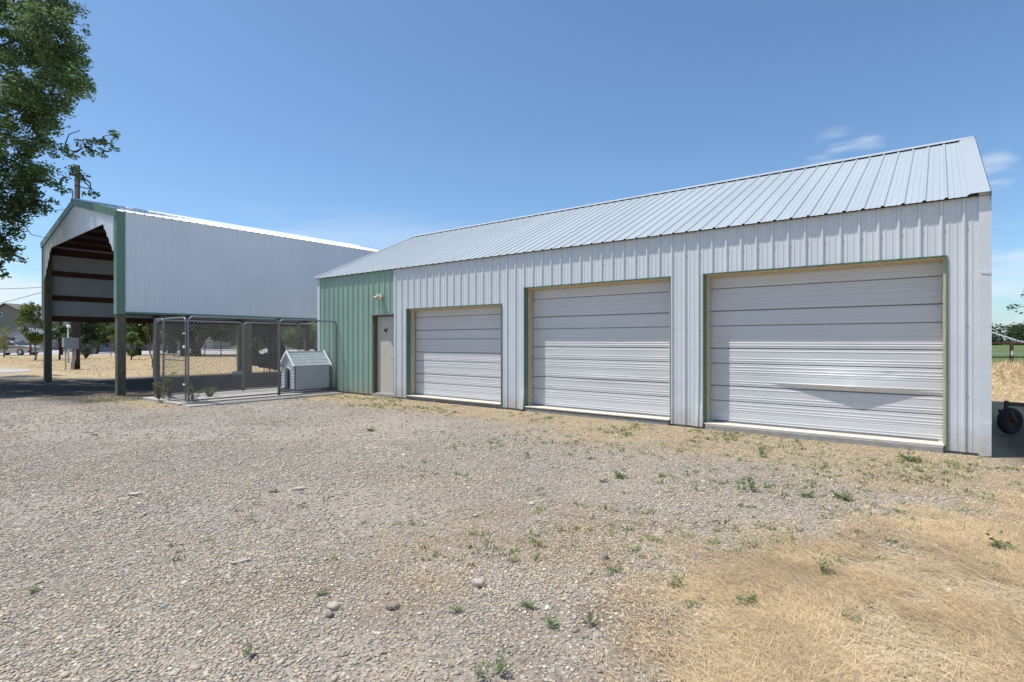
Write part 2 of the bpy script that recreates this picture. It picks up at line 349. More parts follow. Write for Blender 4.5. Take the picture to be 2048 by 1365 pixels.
def ground_mat():
    m = bpy.data.materials.new('ground_gravel'); m.use_nodes = True; t = m.node_tree; L = t.links.new; b = t.nodes['Principled BSDF']
    b.inputs['Roughness'].default_value = .9; b.inputs['Specular IOR Level'].default_value = .2
    tcn = N(t, 'ShaderNodeTexCoord'); P = tcn.outputs['Object']
    def noise(sc, det=6, ro=.6):
        n = N(t, 'ShaderNodeTexNoise'); n.inputs['Scale'].default_value = sc; n.inputs['Detail'].default_value = det; n.inputs['Roughness'].default_value = ro; L(P, n.inputs['Vector']); return n.outputs['Fac']
    def ramp(f, stops):
        r = N(t, 'ShaderNodeValToRGB'); e = r.color_ramp.elements
        while len(e) < len(stops): e.new(.5)
        for k, (p, c) in enumerate(stops): e[k].position = p; e[k].color = (*c, 1)
        L(f, r.inputs[0]); return r.outputs[0]
    def mix(f, a, c, bt='MIX'):
        n = N(t, 'ShaderNodeMixRGB', blend_type=bt)
        if isinstance(f, (int, float)): n.inputs[0].default_value = f
        else: L(f, n.inputs[0])
        for k, v in ((1, a), (2, c)):
            if isinstance(v, tuple): n.inputs[k].default_value = (*v, 1)
            else: L(v, n.inputs[k])
        return n.outputs[0]
    def mr(f, a, b_, c=0., d=1.):
        n = N(t, 'ShaderNodeMapRange'); L(f, n.inputs[0])
        for k, v in enumerate((a, b_, c, d)): n.inputs[k + 1].default_value = v
        return n.outputs[0]
    v = N(t, 'ShaderNodeTexVoronoi'); v.inputs['Scale'].default_value = 34; L(P, v.inputs['Vector'])
    v2 = N(t, 'ShaderNodeTexVoronoi'); v2.inputs['Scale'].default_value = 75; L(P, v2.inputs['Vector'])
    sp = N(t, 'ShaderNodeSeparateColor'); L(v.outputs['Color'], sp.inputs[0])
    sp2 = N(t, 'ShaderNodeSeparateColor'); L(v2.outputs['Color'], sp2.inputs[0])
    stones = [(0, (.15, .135, .12)), (.25, (.27, .23, .19)), (.5, (.35, .29, .235)), (.72, (.29, .275, .255)), (.9, (.41, .35, .295)), (1, (.56, .52, .45))]
    c1 = ramp(sp.outputs[0], stones); c2 = ramp(sp2.outputs[0], stones)
    g = mix(mr(noise(3.1), .42, .58), c1, c2)
    g = mix(mr(noise(.55, 8), .45, .7, .05, .55), g, (.40, .34, .265))         # fines of sandy dirt between stones
    g = mix(mr(noise(.9, 8), .55, .72, 0, .6), g, (.21, .16, .115))       # darker damp-coloured earth patches
    g = mix(1.0, g, mr(noise(.35, 5), .3, .7, .88, 1.12), 'MULTIPLY')
    def attr(n_):
        a = N(t, 'ShaderNodeAttribute'); a.attribute_name = n_; return a.outputs['Fac']
    fib = N(t, 'ShaderNodeTexNoise'); mpn = N(t, 'ShaderNodeMapping'); mpn.inputs['Scale'].default_value = (9, 60, 20); mpn.inputs['Rotation'].default_value = (0, 0, .5)
    L(P, mpn.inputs[0]); L(mpn.outputs[0], fib.inputs['Vector']); fib.inputs['Scale'].default_value = 1.0; fib.inputs['Detail'].default_value = 5
    straw = ramp(fib.outputs['Fac'], [(.3, (.26, .19, .11)), (.5, (.44, .345, .21)), (.7, (.60, .49, .32))])
    straw = mix(mr(noise(3.5, 9, .7), .52, .72, 0, .45), straw, (.30, .225, .135))
    sm1 = N(t, 'ShaderNodeMath', operation='MULTIPLY_ADD'); L(attr('straw'), sm1.inputs[0]); sm1.inputs[1].default_value = 1.5; L(noise(5, 9, .72), sm1.inputs[2])
    litter = mix(mr(noise(11, 8, .7), .4, .6), (.20, .145, .085), (.33, .25, .15))
    g = mix(attr('litter'), g, mix(mr(noise(30, 6, .7), .42, .6), (.17, .12, .08), (.33, .25, .165)))
    g = mix(mr(sm1.outputs[0], .72, 1.0, 0, .75), g, litter)
    g = mix(mr(sm1.outputs[0], 1.0, 1.5), g, straw)
    strip = ramp(noise(26, 8, .75), [(.3, (.22, .16, .10)), (.5, (.37, .29, .175)), (.68, (.53, .43, .27))])
    strip = mix(mr(noise(1.1, 6), .52, .7, 0, .6), strip, (.42, .33, .185))
    stf = N(t, 'ShaderNodeMath', operation='MULTIPLY'); L(attr('strip'), stf.inputs[0]); L(mr(noise(4, 8, .7), .35, .6, .35, 1), stf.inputs[1])
    g = mix(stf.outputs[0], g, strip)
    field = ramp(noise(3.5, 10, .8), [(.32, (.26, .19, .11)), (.5, (.43, .335, .20)), (.68, (.56, .45, .28))])
    field = mix(mr(noise(.35, 6), .55, .7, 0, .5), field, (.28, .27, .13))
    g = mix(attr('field'), g, field)
    grn = ramp(noise(.8, 10, .75), [(.3, (.07, .11, .035)), (.6, (.12, .16, .055)), (.8, (.22, .21, .10))])
    g = mix(attr('green'), g, grn)
    shade_soil = ramp(noise(7, 9, .75), [(.3, (.035, .030, .025)), (.55, (.065, .055, .045)), (.72, (.13, .105, .08))])
    sf = N(t, 'ShaderNodeMath', operation='MULTIPLY'); L(attr('shade_soil'), sf.inputs[0]); sf.inputs[1].default_value = .9
    g = mix(sf.outputs[0], g, shade_soil)
    L(g, b.inputs['Base Color'])
    vd = N(t, 'ShaderNodeMath', operation='MULTIPLY'); L(v.outputs['Distance'], vd.inputs[0]); vd.inputs[1].default_value = -1.0
    ad = N(t, 'ShaderNodeMath', operation='ADD'); L(vd.outputs[0], ad.inputs[0]); L(noise(60, 4), ad.inputs[1])
    bm = N(t, 'ShaderNodeBump'); bm.inputs['Strength'].default_value = .9; bm.inputs['Distance'].default_value = .02; L(ad.outputs[0], bm.inputs['Height'])
    L(bm.outputs[0], b.inputs['Normal'])
    return m
gobj = npmesh('ground', GV, GF, ground_mat(), smooth=True); tag(gobj, kind='structure')
def putattr(n_, arr):
    a = gobj.data.attributes.new(n_, 'FLOAT', 'POINT'); a.data.foreach_set('value', arr.astype(np.float32).ravel())
putattr('straw', m_straw(GX, GY)); putattr('strip', m_strip(GX, GY)); putattr('field', m_field(GX, GY))
putattr('litter', m_litter(GX, GY))
putattr('shade_soil', m_shade_soil(GX, GY))
putattr('green', smooth(26, 34, GY) * smooth(-25, -12, GX) + smooth(70, 110, np.hypot(GX, GY)) * (GX < -25))

# ------------------------------------------------------------------ gravel pebbles (real stones in the near drive)
def frustum_pts(n, d0, d1, pw=1.0, lo=-.97, hi=1.0):
    d = np.sqrt(RNG.random(n) * (d1 ** 2 - d0 ** 2) + d0 ** 2); q = lo + (hi - lo) * RNG.random(n); r = q * d * 1.0
    return r * cth - d * sth, r * sth + d * cth, d
t5 = (1 + 5 ** .5) / 2
ICO = np.array([(-1, t5, 0), (1, t5, 0), (-1, -t5, 0), (1, -t5, 0), (0, -1, t5), (0, 1, t5), (0, -1, -t5), (0, 1, -t5), (t5, 0, -1), (t5, 0, 1), (-t5, 0, -1), (-t5, 0, 1)]); ICO /= np.linalg.norm(ICO[0])
ICF = np.array([(0, 11, 5), (0, 5, 1), (0, 1, 7), (0, 7, 10), (0, 10, 11), (1, 5, 9), (5, 11, 4), (11, 10, 2), (10, 7, 6), (7, 1, 8), (3, 9, 4), (3, 4, 2), (3, 2, 6), (3, 6, 8), (3, 8, 9), (4, 9, 5), (2, 4, 11), (6, 2, 10), (8, 6, 7), (9, 8, 1)])
def pebbles():
    xs, ys, rs = [], [], []
    for n, d0, d1, r0, r1 in ((105000, 1.6, 4.2, .0042, .0115), (85000, 4.2, 8.0, .0065, .0145), (40000, 8.0, 14.0, .009, .020)):
        x, y, d = frustum_pts(n, d0, d1); r = r0 + (r1 - r0) * RNG.random(n) ** 2.2
        keep = RNG.random(n) < (1 - .80 * m_straw(x, y) ** 1.5) * (1 - .5 * m_litter(x, y)) * (1 - .80 * m_strip(x, y)) * (.38 + .8 * smooth(.36, .58, fnoise(x, y, .75, 1)))
        keep &= (y < 9.0) & ~((x > -15.7) & (x < -13.2) & (y > 4.9)) & (RNG.random(n) > m_shade_soil(x, y))
        xs.append(x[keep]); ys.append(y[keep]); rs.append(r[keep])
    x = np.concatenate(xs); y = np.concatenate(ys); r = np.concatenate(rs); n = len(x)
    big = RNG.random(n) < .005; r[big] *= 1.4 + .9 * RNG.random(big.sum())
    S = np.stack([r * (1 + .55 * RNG.random(n)), r * (.8 + .4 * RNG.random(n)), r * (.38 + .3 * RNG.random(n))], 1)
    V = ICO[None] * (1 + .30 * (RNG.random((n, 12, 1)) - .5)) * S[:, None, :]
    tl = (RNG.random(n) - .5) * .7; c_, s_ = np.cos(tl), np.sin(tl)
    V = np.stack([V[..., 0], V[..., 1] * c_[:, None] - V[..., 2] * s_[:, None], V[..., 1] * s_[:, None] + V[..., 2] * c_[:, None]], -1)
    a = RNG.random(n) * 6.283; c_, s_ = np.cos(a), np.sin(a)
    V = np.stack([V[..., 0] * c_[:, None] - V[..., 1] * s_[:, None], V[..., 0] * s_[:, None] + V[..., 1] * c_[:, None], V[..., 2]], -1)
    V += np.stack([x, y, gz(x, y) + r * .22], 1)[:, None, :]
    F = (np.arange(n)[:, None, None] * 12 + ICF[None]).reshape(-1, 3)
    pal = np.array([(.36, .30, .24), (.40, .33, .27), (.29, .265, .24), (.33, .305, .28), (.23, .21, .19), (.37, .31, .26), (.45, .40, .345), (.31, .25, .20), (.21, .215, .22), (.56, .52, .46)])
    pr = np.array([.2, .17, .13, .13, .08, .1, .07, .07, .035, .015]); pr /= pr.sum()
    c = pal[RNG.choice(len(pal), n, p=pr)] * (.80 + .42 * RNG.random((n, 1))) * [1.10, 1.085, .985]
    o = npmesh('gravel', V.reshape(-1, 3), F, M['pebble'], smooth=True, tint=np.repeat(c, 20, 0))
    tag(o, 'loose tan and grey pebbles covering the drive', 'gravel', kind='stuff')
pebbles()

# ------------------------------------------------------------------ straw and dry grass blades
def blades(name, x, y, L0, wid, lift, m, base_tint, label, cat, ang=None, spread=3.14, z=None, bend=.25):
    n = len(x); a = (ang if ang is not None else 0) + (RNG.random(n) - .5) * 2 * spread
    e = lift * RNG.random(n) ** 2; L_ = L0 * (.4 + .9 * RNG.random(n)); z0 = (gz(x, y) if z is None else z) + .003 + .012 * RNG.random(n)
    dx, dy, dz = np.cos(a) * np.cos(e), np.sin(a) * np.cos(e), np.sin(e)
    px_, py_ = -np.sin(a), np.cos(a); w_ = wid * (.6 + .8 * RNG.random(n))
    P0 = np.stack([x, y, z0], 1); D = np.stack([dx, dy, dz], 1); Pn = np.stack([px_, py_, 0 * x], 1)
    bd = (RNG.random(n) - .5) * bend
    mid = P0 + D * (L_ * .5)[:, None] + Pn * (bd * L_ * .5)[:, None]; mid[:, 2] += .12 * L_ * np.sin(e) + .002
    end = P0 + D * L_[:, None]; end[:, 2] = P0[:, 2] + dz * L_ * .8
    W = Pn * (w_ / 2)[:, None]
    V = np.stack([P0 - W, P0 + W, mid + W, mid - W, end + W * .3, end - W * .3], 1).reshape(-1, 3)
    b = np.arange(n)[:, None] * 6
    F = np.concatenate([b + np.array([[0, 1, 2, 3]]), b + np.array([[3, 2, 4, 5]])], 1).reshape(-1, 4)
    t = base_tint * (.62 + .75 * RNG.random((n, 1))) * (1 + .1 * (RNG.random((n, 3)) - .5))
    o = npmesh(name, V, F, m, tint=np.repeat(t, 2, 0)); tag(o, label, cat, kind='stuff'); return o
one = np.array([[1., 1., 1.]])
x, y, d = frustum_pts(520000, 1.6, 6.0, lo=-.25)
k = RNG.random(len(x)) < (m_straw(x, y) ** 1.3 + .03 * (y + x > -3) + .07 * m_litter(x, y)) * (.15 + 1.1 * smooth(.35, .6, fnoise(x, y, 2.2, 2))); x, y = x[k], y[k]
ang = 6.28 * fnoise(x, y, .55, 3) - YAW * 0
blades('straw', x, y, .085, .0014, .40, M['straw'], one * 1.08, 'matted golden straw lying over the drive edge', 'straw', ang=ang, spread=1.8, bend=.22)
# thin dry blades along the wall strip and scattered
x, y, d = frustum_pts(170000, 3.5, 15.0)
k = (RNG.random(len(x)) < (1.0 * m_strip(x, y) * (.25 + 1.3 * fnoise(x, y, 1.6, 0)) + .035 * (d < 9))) & (y < 8.98) & ~((x > -15.6) & (x < -13.3) & (y > 5.1)); x, y = x[k], y[k]
blades('dry_grass', x, y, .055, .0050, .9, M['straw'], one * .92, 'thin dry grass along the foot of the metal walls', 'dry grass')
# dry pasture left behind the shed and right behind the garage
def region(n, x0, x1, y0, y1): return x0 + (x1 - x0) * RNG.random(n), y0 + (y1 - y0) * RNG.random(n)
x, y = region(60000, -62, -25.5, 7, 34); k = (m_field(x, y) > .5); x, y = x[k], y[k]
blades('pasture_grass', x, y, .11, .022, 1.1, M['straw'], one * .95, 'dry mown pasture beyond the pole shed', 'dry grass', z=0 * x)

# ------------------------------------------------------------------ garage
g = thing('metal_garage', 'long white ribbed metal garage with three roll-up doors and a green end bay', 'garage', (-7, 9.1, 0))
OFF = Vector((7, -9.1, 0))
def child_of(o, p):
    o.parent = p; o.matrix_parent_inverse = Matrix.Translation(-Vector(p.location)) if p.type == 'EMPTY' and p.rotation_euler.z == 0 else Matrix()
    return o
def part(mb, name, m, p, **k):       # geometry given in world metres, hung under a thing or a part
    o = mb.build(name, m, None, **k); o.parent = p
    root = p
    while root.parent: root = root.parent
    if p.type == 'EMPTY': o.matrix_parent_inverse = Matrix.Translation(-Vector(p.location))
    return o
XL, XR, YF, ZE = -14.46, .50, 9.10, 3.32
YR, ZR = 12.95, 5.13; YB = 2 * YR - YF
doors = [(-3.08, .08, 2.57, 'big'), (-6.81, -3.65, 2.57, 'mid'), (-10.50, -7.44, 2.26, 'small')]
eD = (-11.92, -11.02, 2.15); GW = -10.98
ph = .03
def dentcol(u, v):        # pushed-in foot of the narrow wall strips beside the big doors
    o = 0
    for cx in (-3.13, -6.85): o += .05 * math.exp(-((u - cx) / .10) ** 2) * math.exp(-((v - .0) / .32) ** 2) * (1 if u < cx + .05 else 0)
    return o
mb = MB(); OO = (0, YF, 0); UX, UZ, NY = (1, 0, 0), (0, 0, 1), (0, -1, 0)
def zt(u): return ZE - .01
segs = [(-10.98, -10.50, .03, ZE), (-7.44, -6.81, .03, ZE), (-3.65, -3.08, .03, ZE), (.08, .425, .03, ZE),
        (-10.50, -7.44, 2.26, ZE), (-6.81, -3.65, 2.57, ZE), (-3.08, .08, 2.57, ZE)]
for a, b, z0, z1 in segs: sheet(mb, OO, UX, UZ, NY, a, b, z0, z1 - .01, ph, hr=.026, minor=.006, nv=8 if z0 < 1 else 2, wob=dentcol)
mb.cur = 1
for zz in (.75, 1.65, 2.9):
    for k_ in range(-48, 3):
        xx = ph + k_ * PER + .04
        if any(a < xx < b and zz < t + .08 for a, b, t, _ in doors) or not -10.95 < xx < .38: continue
        mb.box((xx - .006, YF - .006, zz - .006), (xx + .006, YF + .001, zz + .006))
part(mb, 'front_wall', [M['white'], M['silver']], g)
mb = MB()
for a, b, z0, z1 in [(-14.36, -11.92, .04, ZE), (-11.92, -11.02, 2.16, ZE), (-11.02, -10.98, .04, ZE)]: sheet(mb, OO, UX, UZ, NY, a, b, z0, z1 - .01, ph, hr=.026, minor=.006)
tag(part(mb, 'front_wall', M['green'], g), 'sage green ribbed wall of the end bay')
mb = MB(); sheet(mb, (XR, 0, 0), (0, 1, 0), UZ, (1, 0, 0), YF, YB, .03, lambda u: ZE + (ZR - ZE) * (1 - abs(u - YR) / (YR - YF)) - .03, 0, extra=(YR,)); part(mb, 'side_wall', M['white'], g)
mb = MB(); sheet(mb, (XL, 0, 0), (0, 1, 0), UZ, (-1, 0, 0), YF, YB, .03, lambda u: ZE + (ZR - ZE) * (1 - abs(u - YR) / (YR - YF)) - .03, 0, extra=(YR,)); part(mb, 'side_wall', M['white'], g)
mb = MB(); sheet(mb, (0, YB, 0), UX, UZ, (0, 1, 0), XL, XR, .03, ZE, 0, minor=0); part(mb, 'rear_wall', M['white'], g)
# foundation
mb = MB(); mb.box((XL + .05, YF + .035, -.3), (XR - .04, YB - .05, .085)); 
mb.box((-3.04, YF - .07, -.3), (.05, YF + .033, .075)); mb.box((-6.78, YF - .03, -.3), (-3.68, YF + .033, .06))
part(mb, 'foundation', M['concrete'], g, bevel=.008)
# corner trims
mb = MB(); mb.box((.405, YF - .031, .015), (XR + .02, YF - .027, ZE + .02)); mb.box((XR + .020, YF - .031, .015), (XR + .024, YF + .14, ZE + .02)); mb.box((.401, YF - .029, .015), (.405, YF - .001, ZE)); mb.prism([(0, 0), (.115, .012), (.115, .42), (0, .44)], (.407, YF - .0315, .0), (1, 0, 0), (0, 0, 1), (0, -.006, 0)); mb.prism([(0, 0), (.10, -.02), (.10, .02), (.0, .01)], (.42, YF - .0315, 2.32), (1, 0, 0), (0, 0, 1), (0, -.006, 0)); part(mb, 'corner_trim', M['white'], g)
mb = MB(); mb.box((XL - .02, YF - .024, .015), (XL + .10, YF - .020, ZE + .01)); mb.box((XL - .024, YF - .024, .015), (XL - .020, YF + .12, ZE + .01)); part(mb, 'corner_trim', M['white'], g)
mb = MB(); mb.box((-10.995, YF - .030, .03), (-10.955, YF - .0275, ZE - .03)); part(mb, 'corner_trim', M['white'], g)
# roof
OV = .085
sl_ = Vector((0, YR - YF, ZR - ZE)).normalized(); nl = Vector((0, -sl_.z, sl_.y)); Ls = math.hypot(YR - YF, ZR - ZE)
E0 = Vector((0, YF, ZE + .02)) - sl_ * OV
mb = MB(); sheet(mb, E0, UX, sl_, nl, XL - .06, XR - .16, 0, Ls + OV, ph + .05, hr=.020, nv=6)
sb = Vector((0, -sl_.y, sl_.z)); nb = Vector((0, sl_.z, sl_.y)); E1 = Vector((0, YB, ZE + .02)) - sb * OV
sheet(mb, E1, UX, sb, nb, XL - .06, XR, 0, Ls + OV, ph, hr=.024)
roof = part(mb, 'roof', M['roof'], g)
mb = MB(); mb.add([E0 + Vector((x_, 0, 0)) + nl * -.02 + sl_ * v_ for x_ in (XL, XR - .0) for v_ in (0.02, .12)], [(0, 1, 3, 2)])
mb.box((XL, YF - .012, ZE - .008), (XR, YF + .03, ZE + .012)); part(mb, 'eave_closure', M['shedunder'], roof)
mb = MB()
for s_, n_, E_ in ((sl_, nl, E0), (sb, nb, E1)):
    a0 = E_ + s_ * (Ls + OV - .16) + n_ * .034; a1 = Vector((0, YR, ZR + .02 + .042))
    for x0, x1 in ((XL - .12, XR + .04),):
        mb.add([a0 + Vector((x0, 0, 0)), a0 + Vector((x1 - .10, 0, 0)), a1 + Vector((x1, 0, 0)), a1 + Vector((x0, 0, 0)),
                a0 + Vector((x0, 0, 0)) - n_ * .003, a0 + Vector((x1 - .1, 0, 0)) - n_ * .003, a1 + Vector((x1, 0, -.003)), a1 + Vector((x0, 0, -.003))],
               [(0, 1, 2, 3), (7, 6, 5, 4), (0, 4, 5, 1), (1, 5, 6, 2), (3, 7, 4, 0)])
part(mb, 'ridge_cap', M['roof'], roof)
# rake trims (right end broad flat flashing turned down over the gable)
mb = MB()
for s_, n_, E_ in ((sl_, nl, E0), (sb, nb, E1)):
    c0 = E_ + n_ * .030; c1 = E_ + s_ * (Ls + OV - .02) + n_ * .030
    def P4(x_, c_, dn=0.0): return c_ + Vector((x_, 0, 0)) - n_ * dn
    mb.add([P4(XR - .19, c0), P4(XR + .012, c0), P4(XR + .012, c1), P4(XR - .19, c1), P4(XR - .19, c0, .03), P4(XR - .19, c1, .03), P4(XR + .012, c0, .13), P4(XR + .012, c1, .13)],
           [(0, 1, 2, 3), (4, 0, 3, 5), (1, 6, 7, 2)])
part(mb, 'rake_trim', M['roof'], roof)
mb = MB(); c0 = E0 + nl * .026; mb.bar(c0 + Vector((XR + .016, 0, -.03)), c0 + sl_ * (Ls + .02) + Vector((XR + .016, 0, -.03)), .006, .06); part(mb, 'rake_trim', M['black'], roof)
mb = MB(); mb.bar(E0 + Vector((XL - .062, 0, .0)), E0 + sl_ * (Ls + OV - .01) + Vector((XL - .062, 0, .0)), .05, .07); part(mb, 'rake_trim', M['white'], roof)

# roll-up / sectional doors
def overhead(a, b, top, kind, zb=.085, label=''):
    yd = YF + .25; W = b - a; Hh = top - zb
    ns = 4; sh = (Hh + .02) / ns
    # profile in z (depth outward positive = toward -Y)
    pr = []
    for k_ in range(ns):
        z0 = zb + k_ * sh
        def gr(z, dp=.014, w_=.012):
            pr.extend([(z - w_, 0), (z - w_ * .45, -dp), (z + w_ * .45, -dp), (z + w_, 0)])
        if k_: gr(z0, .018, .013)
        for f in (.60,): gr(z0 + sh * f, .012, .011)
        for f in (.30,): gr(z0 + sh * f, .005, .008)
        for f in (.08, .14, .38, .44, .52, .68, .74, .93):
            zc = z0 + sh * f; pr.extend([(zc - .009, 0), (zc - .003, .0036), (zc + .003, .0036), (zc + .009, 0)])
    pr = [(z, h_) for z, h_ in pr if z < top + .02]
    pr = sorted([(zb, 0)] + pr + [(top + .02, 0)])
    # refine for the dent
    zs = []
    for i in range(len(pr) - 1):
        zs.append(pr[i])
        if pr[i + 1][0] - pr[i][0] > .03:
            m_ = max(2, int((pr[i + 1][0] - pr[i][0]) / .02))
            for q in range(1, m_): zs.append((pr[i][0] + (pr[i + 1][0] - pr[i][0]) * q / m_, 0))
    zs.append(pr[-1]); nxx = 90
    rr = random.Random(kind)
    dents = [(a + W * rr.uniform(.15, .85), rr.uniform(.3, 1.5), rr.uniform(.04, .12), rr.uniform(.03, .07), rr.uniform(-.008, .006)) for _ in range(5)]
    def disp(x_, z_):
        o = .0012 * math.sin(x_ * 2.1 + kind.__len__()) * math.sin(z_ * 5.3 + x_)
        for cx, cz, sx, sz, dd in dents: o += dd * math.exp(-((x_ - cx) / sx) ** 2 - ((z_ - cz) / sz) ** 2)
        if kind == 'big':
            zc = .80 - .03 * (x_ - a) / W; cx = a + W * .67
            t = 1 - abs(x_ - cx) / (W * .33) if x_ > cx else 1 - abs(x_ - cx) / (W * .37)
            t = max(0, t); t = t ** 1.15
            if z_ > zc: o += .085 * t * max(0, 1 - (z_ - zc) / .42) ** 1.3
            else: o += .085 * t * max(0, 1 - (zc - z_) / .035) - .012 * t * max(0, 1 - (zc - z_) / .5)
        if kind == 'mid':
            o += .010 * math.exp(-((x_ - a - W * .52) / .5) ** 2) * max(0, 1 - abs(z_ - .75) / .12)
        return o
    mb = MB(); x0, x1 = a + .015, b - .03; vs = []
    for i in range(nxx + 1):
        xx = x0 + (x1 - x0) * i / nxx
        for z_, h_ in zs: vs.append((xx, yd - h_ - disp(xx, z_), z_))
    mm = len(zs)
    fs = []; mi = []
    for i in range(nxx):
        for j in range(mm - 1):
            fs.append((i * mm + j, (i + 1) * mm + j, (i + 1) * mm + j + 1, i * mm + j + 1)); mi.append(1 if zs[j][1] < -.01 and zs[j + 1][1] < -.01 else 0)
    mb.add(vs, fs); mb.mi = mi
    d = part(mb, 'overhead_door', [M['door'], M['seam']], g); d['label'] = label
    fr = MB(); fr.box((a + .0045, YF + .101, zb), (a + .022, yd - .012, top - .003)); fr.box((b - .035, YF + .03, zb), (b - .004, yd - .012, top - .003))
    fr.box((a + .022, YF + .03, top - .022), (b - .035, yd - .012, top - .003))
    fr.box((a + .022, yd - .050, zb), (a + .040, yd - .028, top - .022)); fr.box((a + .040, yd - .05, top - .045), (b - .035, yd - .028, top - .022))
    part(fr, 'door_frame', M['tan'], d)
    tr = MB(); tr.box((a - .012, YF - .032, .04), (a + .004, YF + .10, top + .012)); tr.box((b - .004, YF - .026, .04), (b + .012, YF + .06, top + .012)); tr.box((a + .004, YF - .026, top - .002), (b - .004, YF + .06, top + .012))
    part(tr, 'door_trim', M['dgreentrim'], d)
    th = MB(); th.box((a + .02, YF - .045, .078), (b - .02, yd + .05, .100)); part(th, 'threshold', M['cream'], d, bevel=.004)
    mbs = MB(); mbs.box((a + .085, yd - .02, .102), (b - .085, yd + .01, .128)); part(mbs, 'bottom_seal', M['seam'], d)
overhead(*doors[0], label='roll-up door at the right end, dented near its foot')
overhead(*doors[1], label='middle roll-up door of the three')
overhead(*doors[2], label='lowest roll-up door, next to the green bay')

# entry door
a, b, top = eD; yd = YF + .12
mb = MB(); mb.box((a + .07, yd, .07), (b - .03, yd + .045, top - .04)); ed = part(mb, 'entry_door', M['entry'], g, bevel=.004); ed['label'] = 'cream steel walk-in door'
mb = MB(); mb.box((a, YF + .002, .05), (a + .065, YF + .20, top)); mb.box((b - .028, YF + .002, .05), (b, YF + .20, top)); mb.box((a + .065, YF + .002, top - .038), (b - .028, YF + .20, top)); part(mb, 'door_frame', M['post'], ed)
mb = MB(); mb.box((a - .02, YF - .05, top + .012), (b + .02, YF + .05, top + .030)); mb.box((a - .02, YF - .05, top - .01), (b + .02, YF - .044, top + .012)); part(mb, 'drip_cap', M['silver'], ed)
mb = MB(); mb.box((a, YF - .02, .0), (b, YF + .2, .068)); part(mb, 'threshold', M['concrete'], ed)
hx = b - .10
mb = MB(); mb.tube([(hx, yd + .002, 1.0), (hx, yd - .045, 1.0), (hx, yd - .05, 1.0)], .012, 8); mb.tube([(hx + .01, yd - .05, 1.0), (hx - .11, yd - .05, .995)], .010, 8); mb.tube([(hx, yd - .006, 1.0), (hx, yd, 1.0)], .03, 12)
part(mb, 'handle', M['brass'], ed)
mb = MB(); mb.tube([(hx, yd - .012, 1.14), (hx, yd, 1.14)], .025, 12); part(mb, 'deadbolt', M['brass'], ed)
cx, cz = (a + b) / 2 - .02, 1.73    # small black rooster silhouette
poly = [(-.085, .045), (-.06, .07), (-.045, .045), (-.02, .035), (.01, .04), (.03, .06), (.035, .085), (.048, .098), (.055, .082), (.066, .088), (.066, .07), (.085, .062), (.066, .055), (.062, .02), (.04, -.015), (.018, -.03), (.016, -.075), (.03, -.085), (-.002, -.085), (.002, -.03), (-.03, -.022), (-.06, .0), (-.08, .02), (-.10, .03)]
mb = MB(); mb.prism(poly, (cx, yd - .004, cz), (1, 0, 0), (0, 0, 1), (0, .003, 0)); part(mb, 'rooster_silhouette', M['black'], ed)
# wall light
lx, lz = -11.50, 2.62
mb = MB(); mb.box((lx - .05, YF - .06, lz - .05), (lx + .05, YF - .018, lz + .05)); mb.tube([(lx - .10, YF - .09, lz + .05), (lx + .10, YF - .09, lz + .05)], .018, 8); mb.box((lx - .015, YF - .10, lz + .0), (lx + .015, YF - .055, lz + .06))
wl = part(mb, 'wall_light', M['lampcream'], g, bevel=.004)
for s_ in (-1, 1):
    c = Vector((lx + s_ * .075, YF - .10, lz - .0)); dv = Vector((s_ * .35, -.75, -.65)).normalized()
    mb = MB(); mb.tube([c - dv * .07, c - dv * .05, c + dv * .0, c + dv * .07, c + dv * .08], [.018, .032, .04, .062, .064], 14); part(mb, 'lamp_head', M['lampcream'], wl, smooth=False)
mb = MB(); mb.box((XL - .10, YF - .08, .95), (XL - .03, YF + .14, 1.25)); part(mb, 'junction_box', M['black'], g, bevel=.01)

# ------------------------------------------------------------------ pole shed
s = thing('pole_shed', 'tall open-bottomed white pole shed with green trim on wooden posts', 'pole shed', (-21.2, 10, 0))
X0, X1, Y0, Y1 = -25.2, -17.25, 4.88, 15.3; ZB, ZT = 2.2, 4.93; XM = (X0 + X1) / 2; ZA = 5.84
mb = MB(); sheet(mb, (X1, 0, 0), (0, 1, 0), UZ, (1, 0, 0), Y0 + .12, Y1, ZB + .03, ZT, 0, hr=.012, minor=.003); part(mb, 'long_wall', M['white_shed'], s)
mb = MB(); sheet(mb, (X0, 0, 0), (0, 1, 0), UZ, (-1, 0, 0), Y0, Y1, ZB + .03, ZT, 0, hr=.016); part(mb, 'long_wall', M['white_shed'], s)
def gab(u): return ZT + (ZA - ZT) * (1 - abs(u - XM) / (X1 - XM)) - .02
opn = [(-25.0, 3.55), (-24.05, 4.68), (-18.45, 4.74), (-17.55, 3.87)]
def gl(u):
    if u < opn[0][0] or u > X1 - .14: return ZB
    pts = opn
    if u > opn[3][0]:
        t = (u - opn[3][0]) / (X1 - .14 - opn[3][0]); return 3.87 - t * .9
    for (a_, za), (b_, zb_) in zip(opn, opn[1:]):
        if a_ <= u <= b_: return za + (zb_ - za) * (u - a_) / (b_ - a_)
    return ZB
mb = MB(); sheet(mb, (0, Y0, 0), UX, UZ, NY, X0, X1, gl, gab, 0, hr=.022, extra=(XM, opn[0][0], opn[0][0] - .002, opn[1][0], opn[2][0], opn[3][0], X1 - .14, X1 - .138)); part(mb, 'gable_wall', M['white_shed'], s)
mb = MB(); sheet(mb, (0, Y1, 0), UX, UZ, (0, 1, 0), X0, X1, lambda u: 4.3, gab, 0, extra=(XM,)); part(mb, 'gable_wall', M['white_shed'], s)
lin = MB(); lin.box((X0 + .002, Y0 + .03, ZB + .04), (X0 + .006, Y1 - .03, ZT - .03)); 
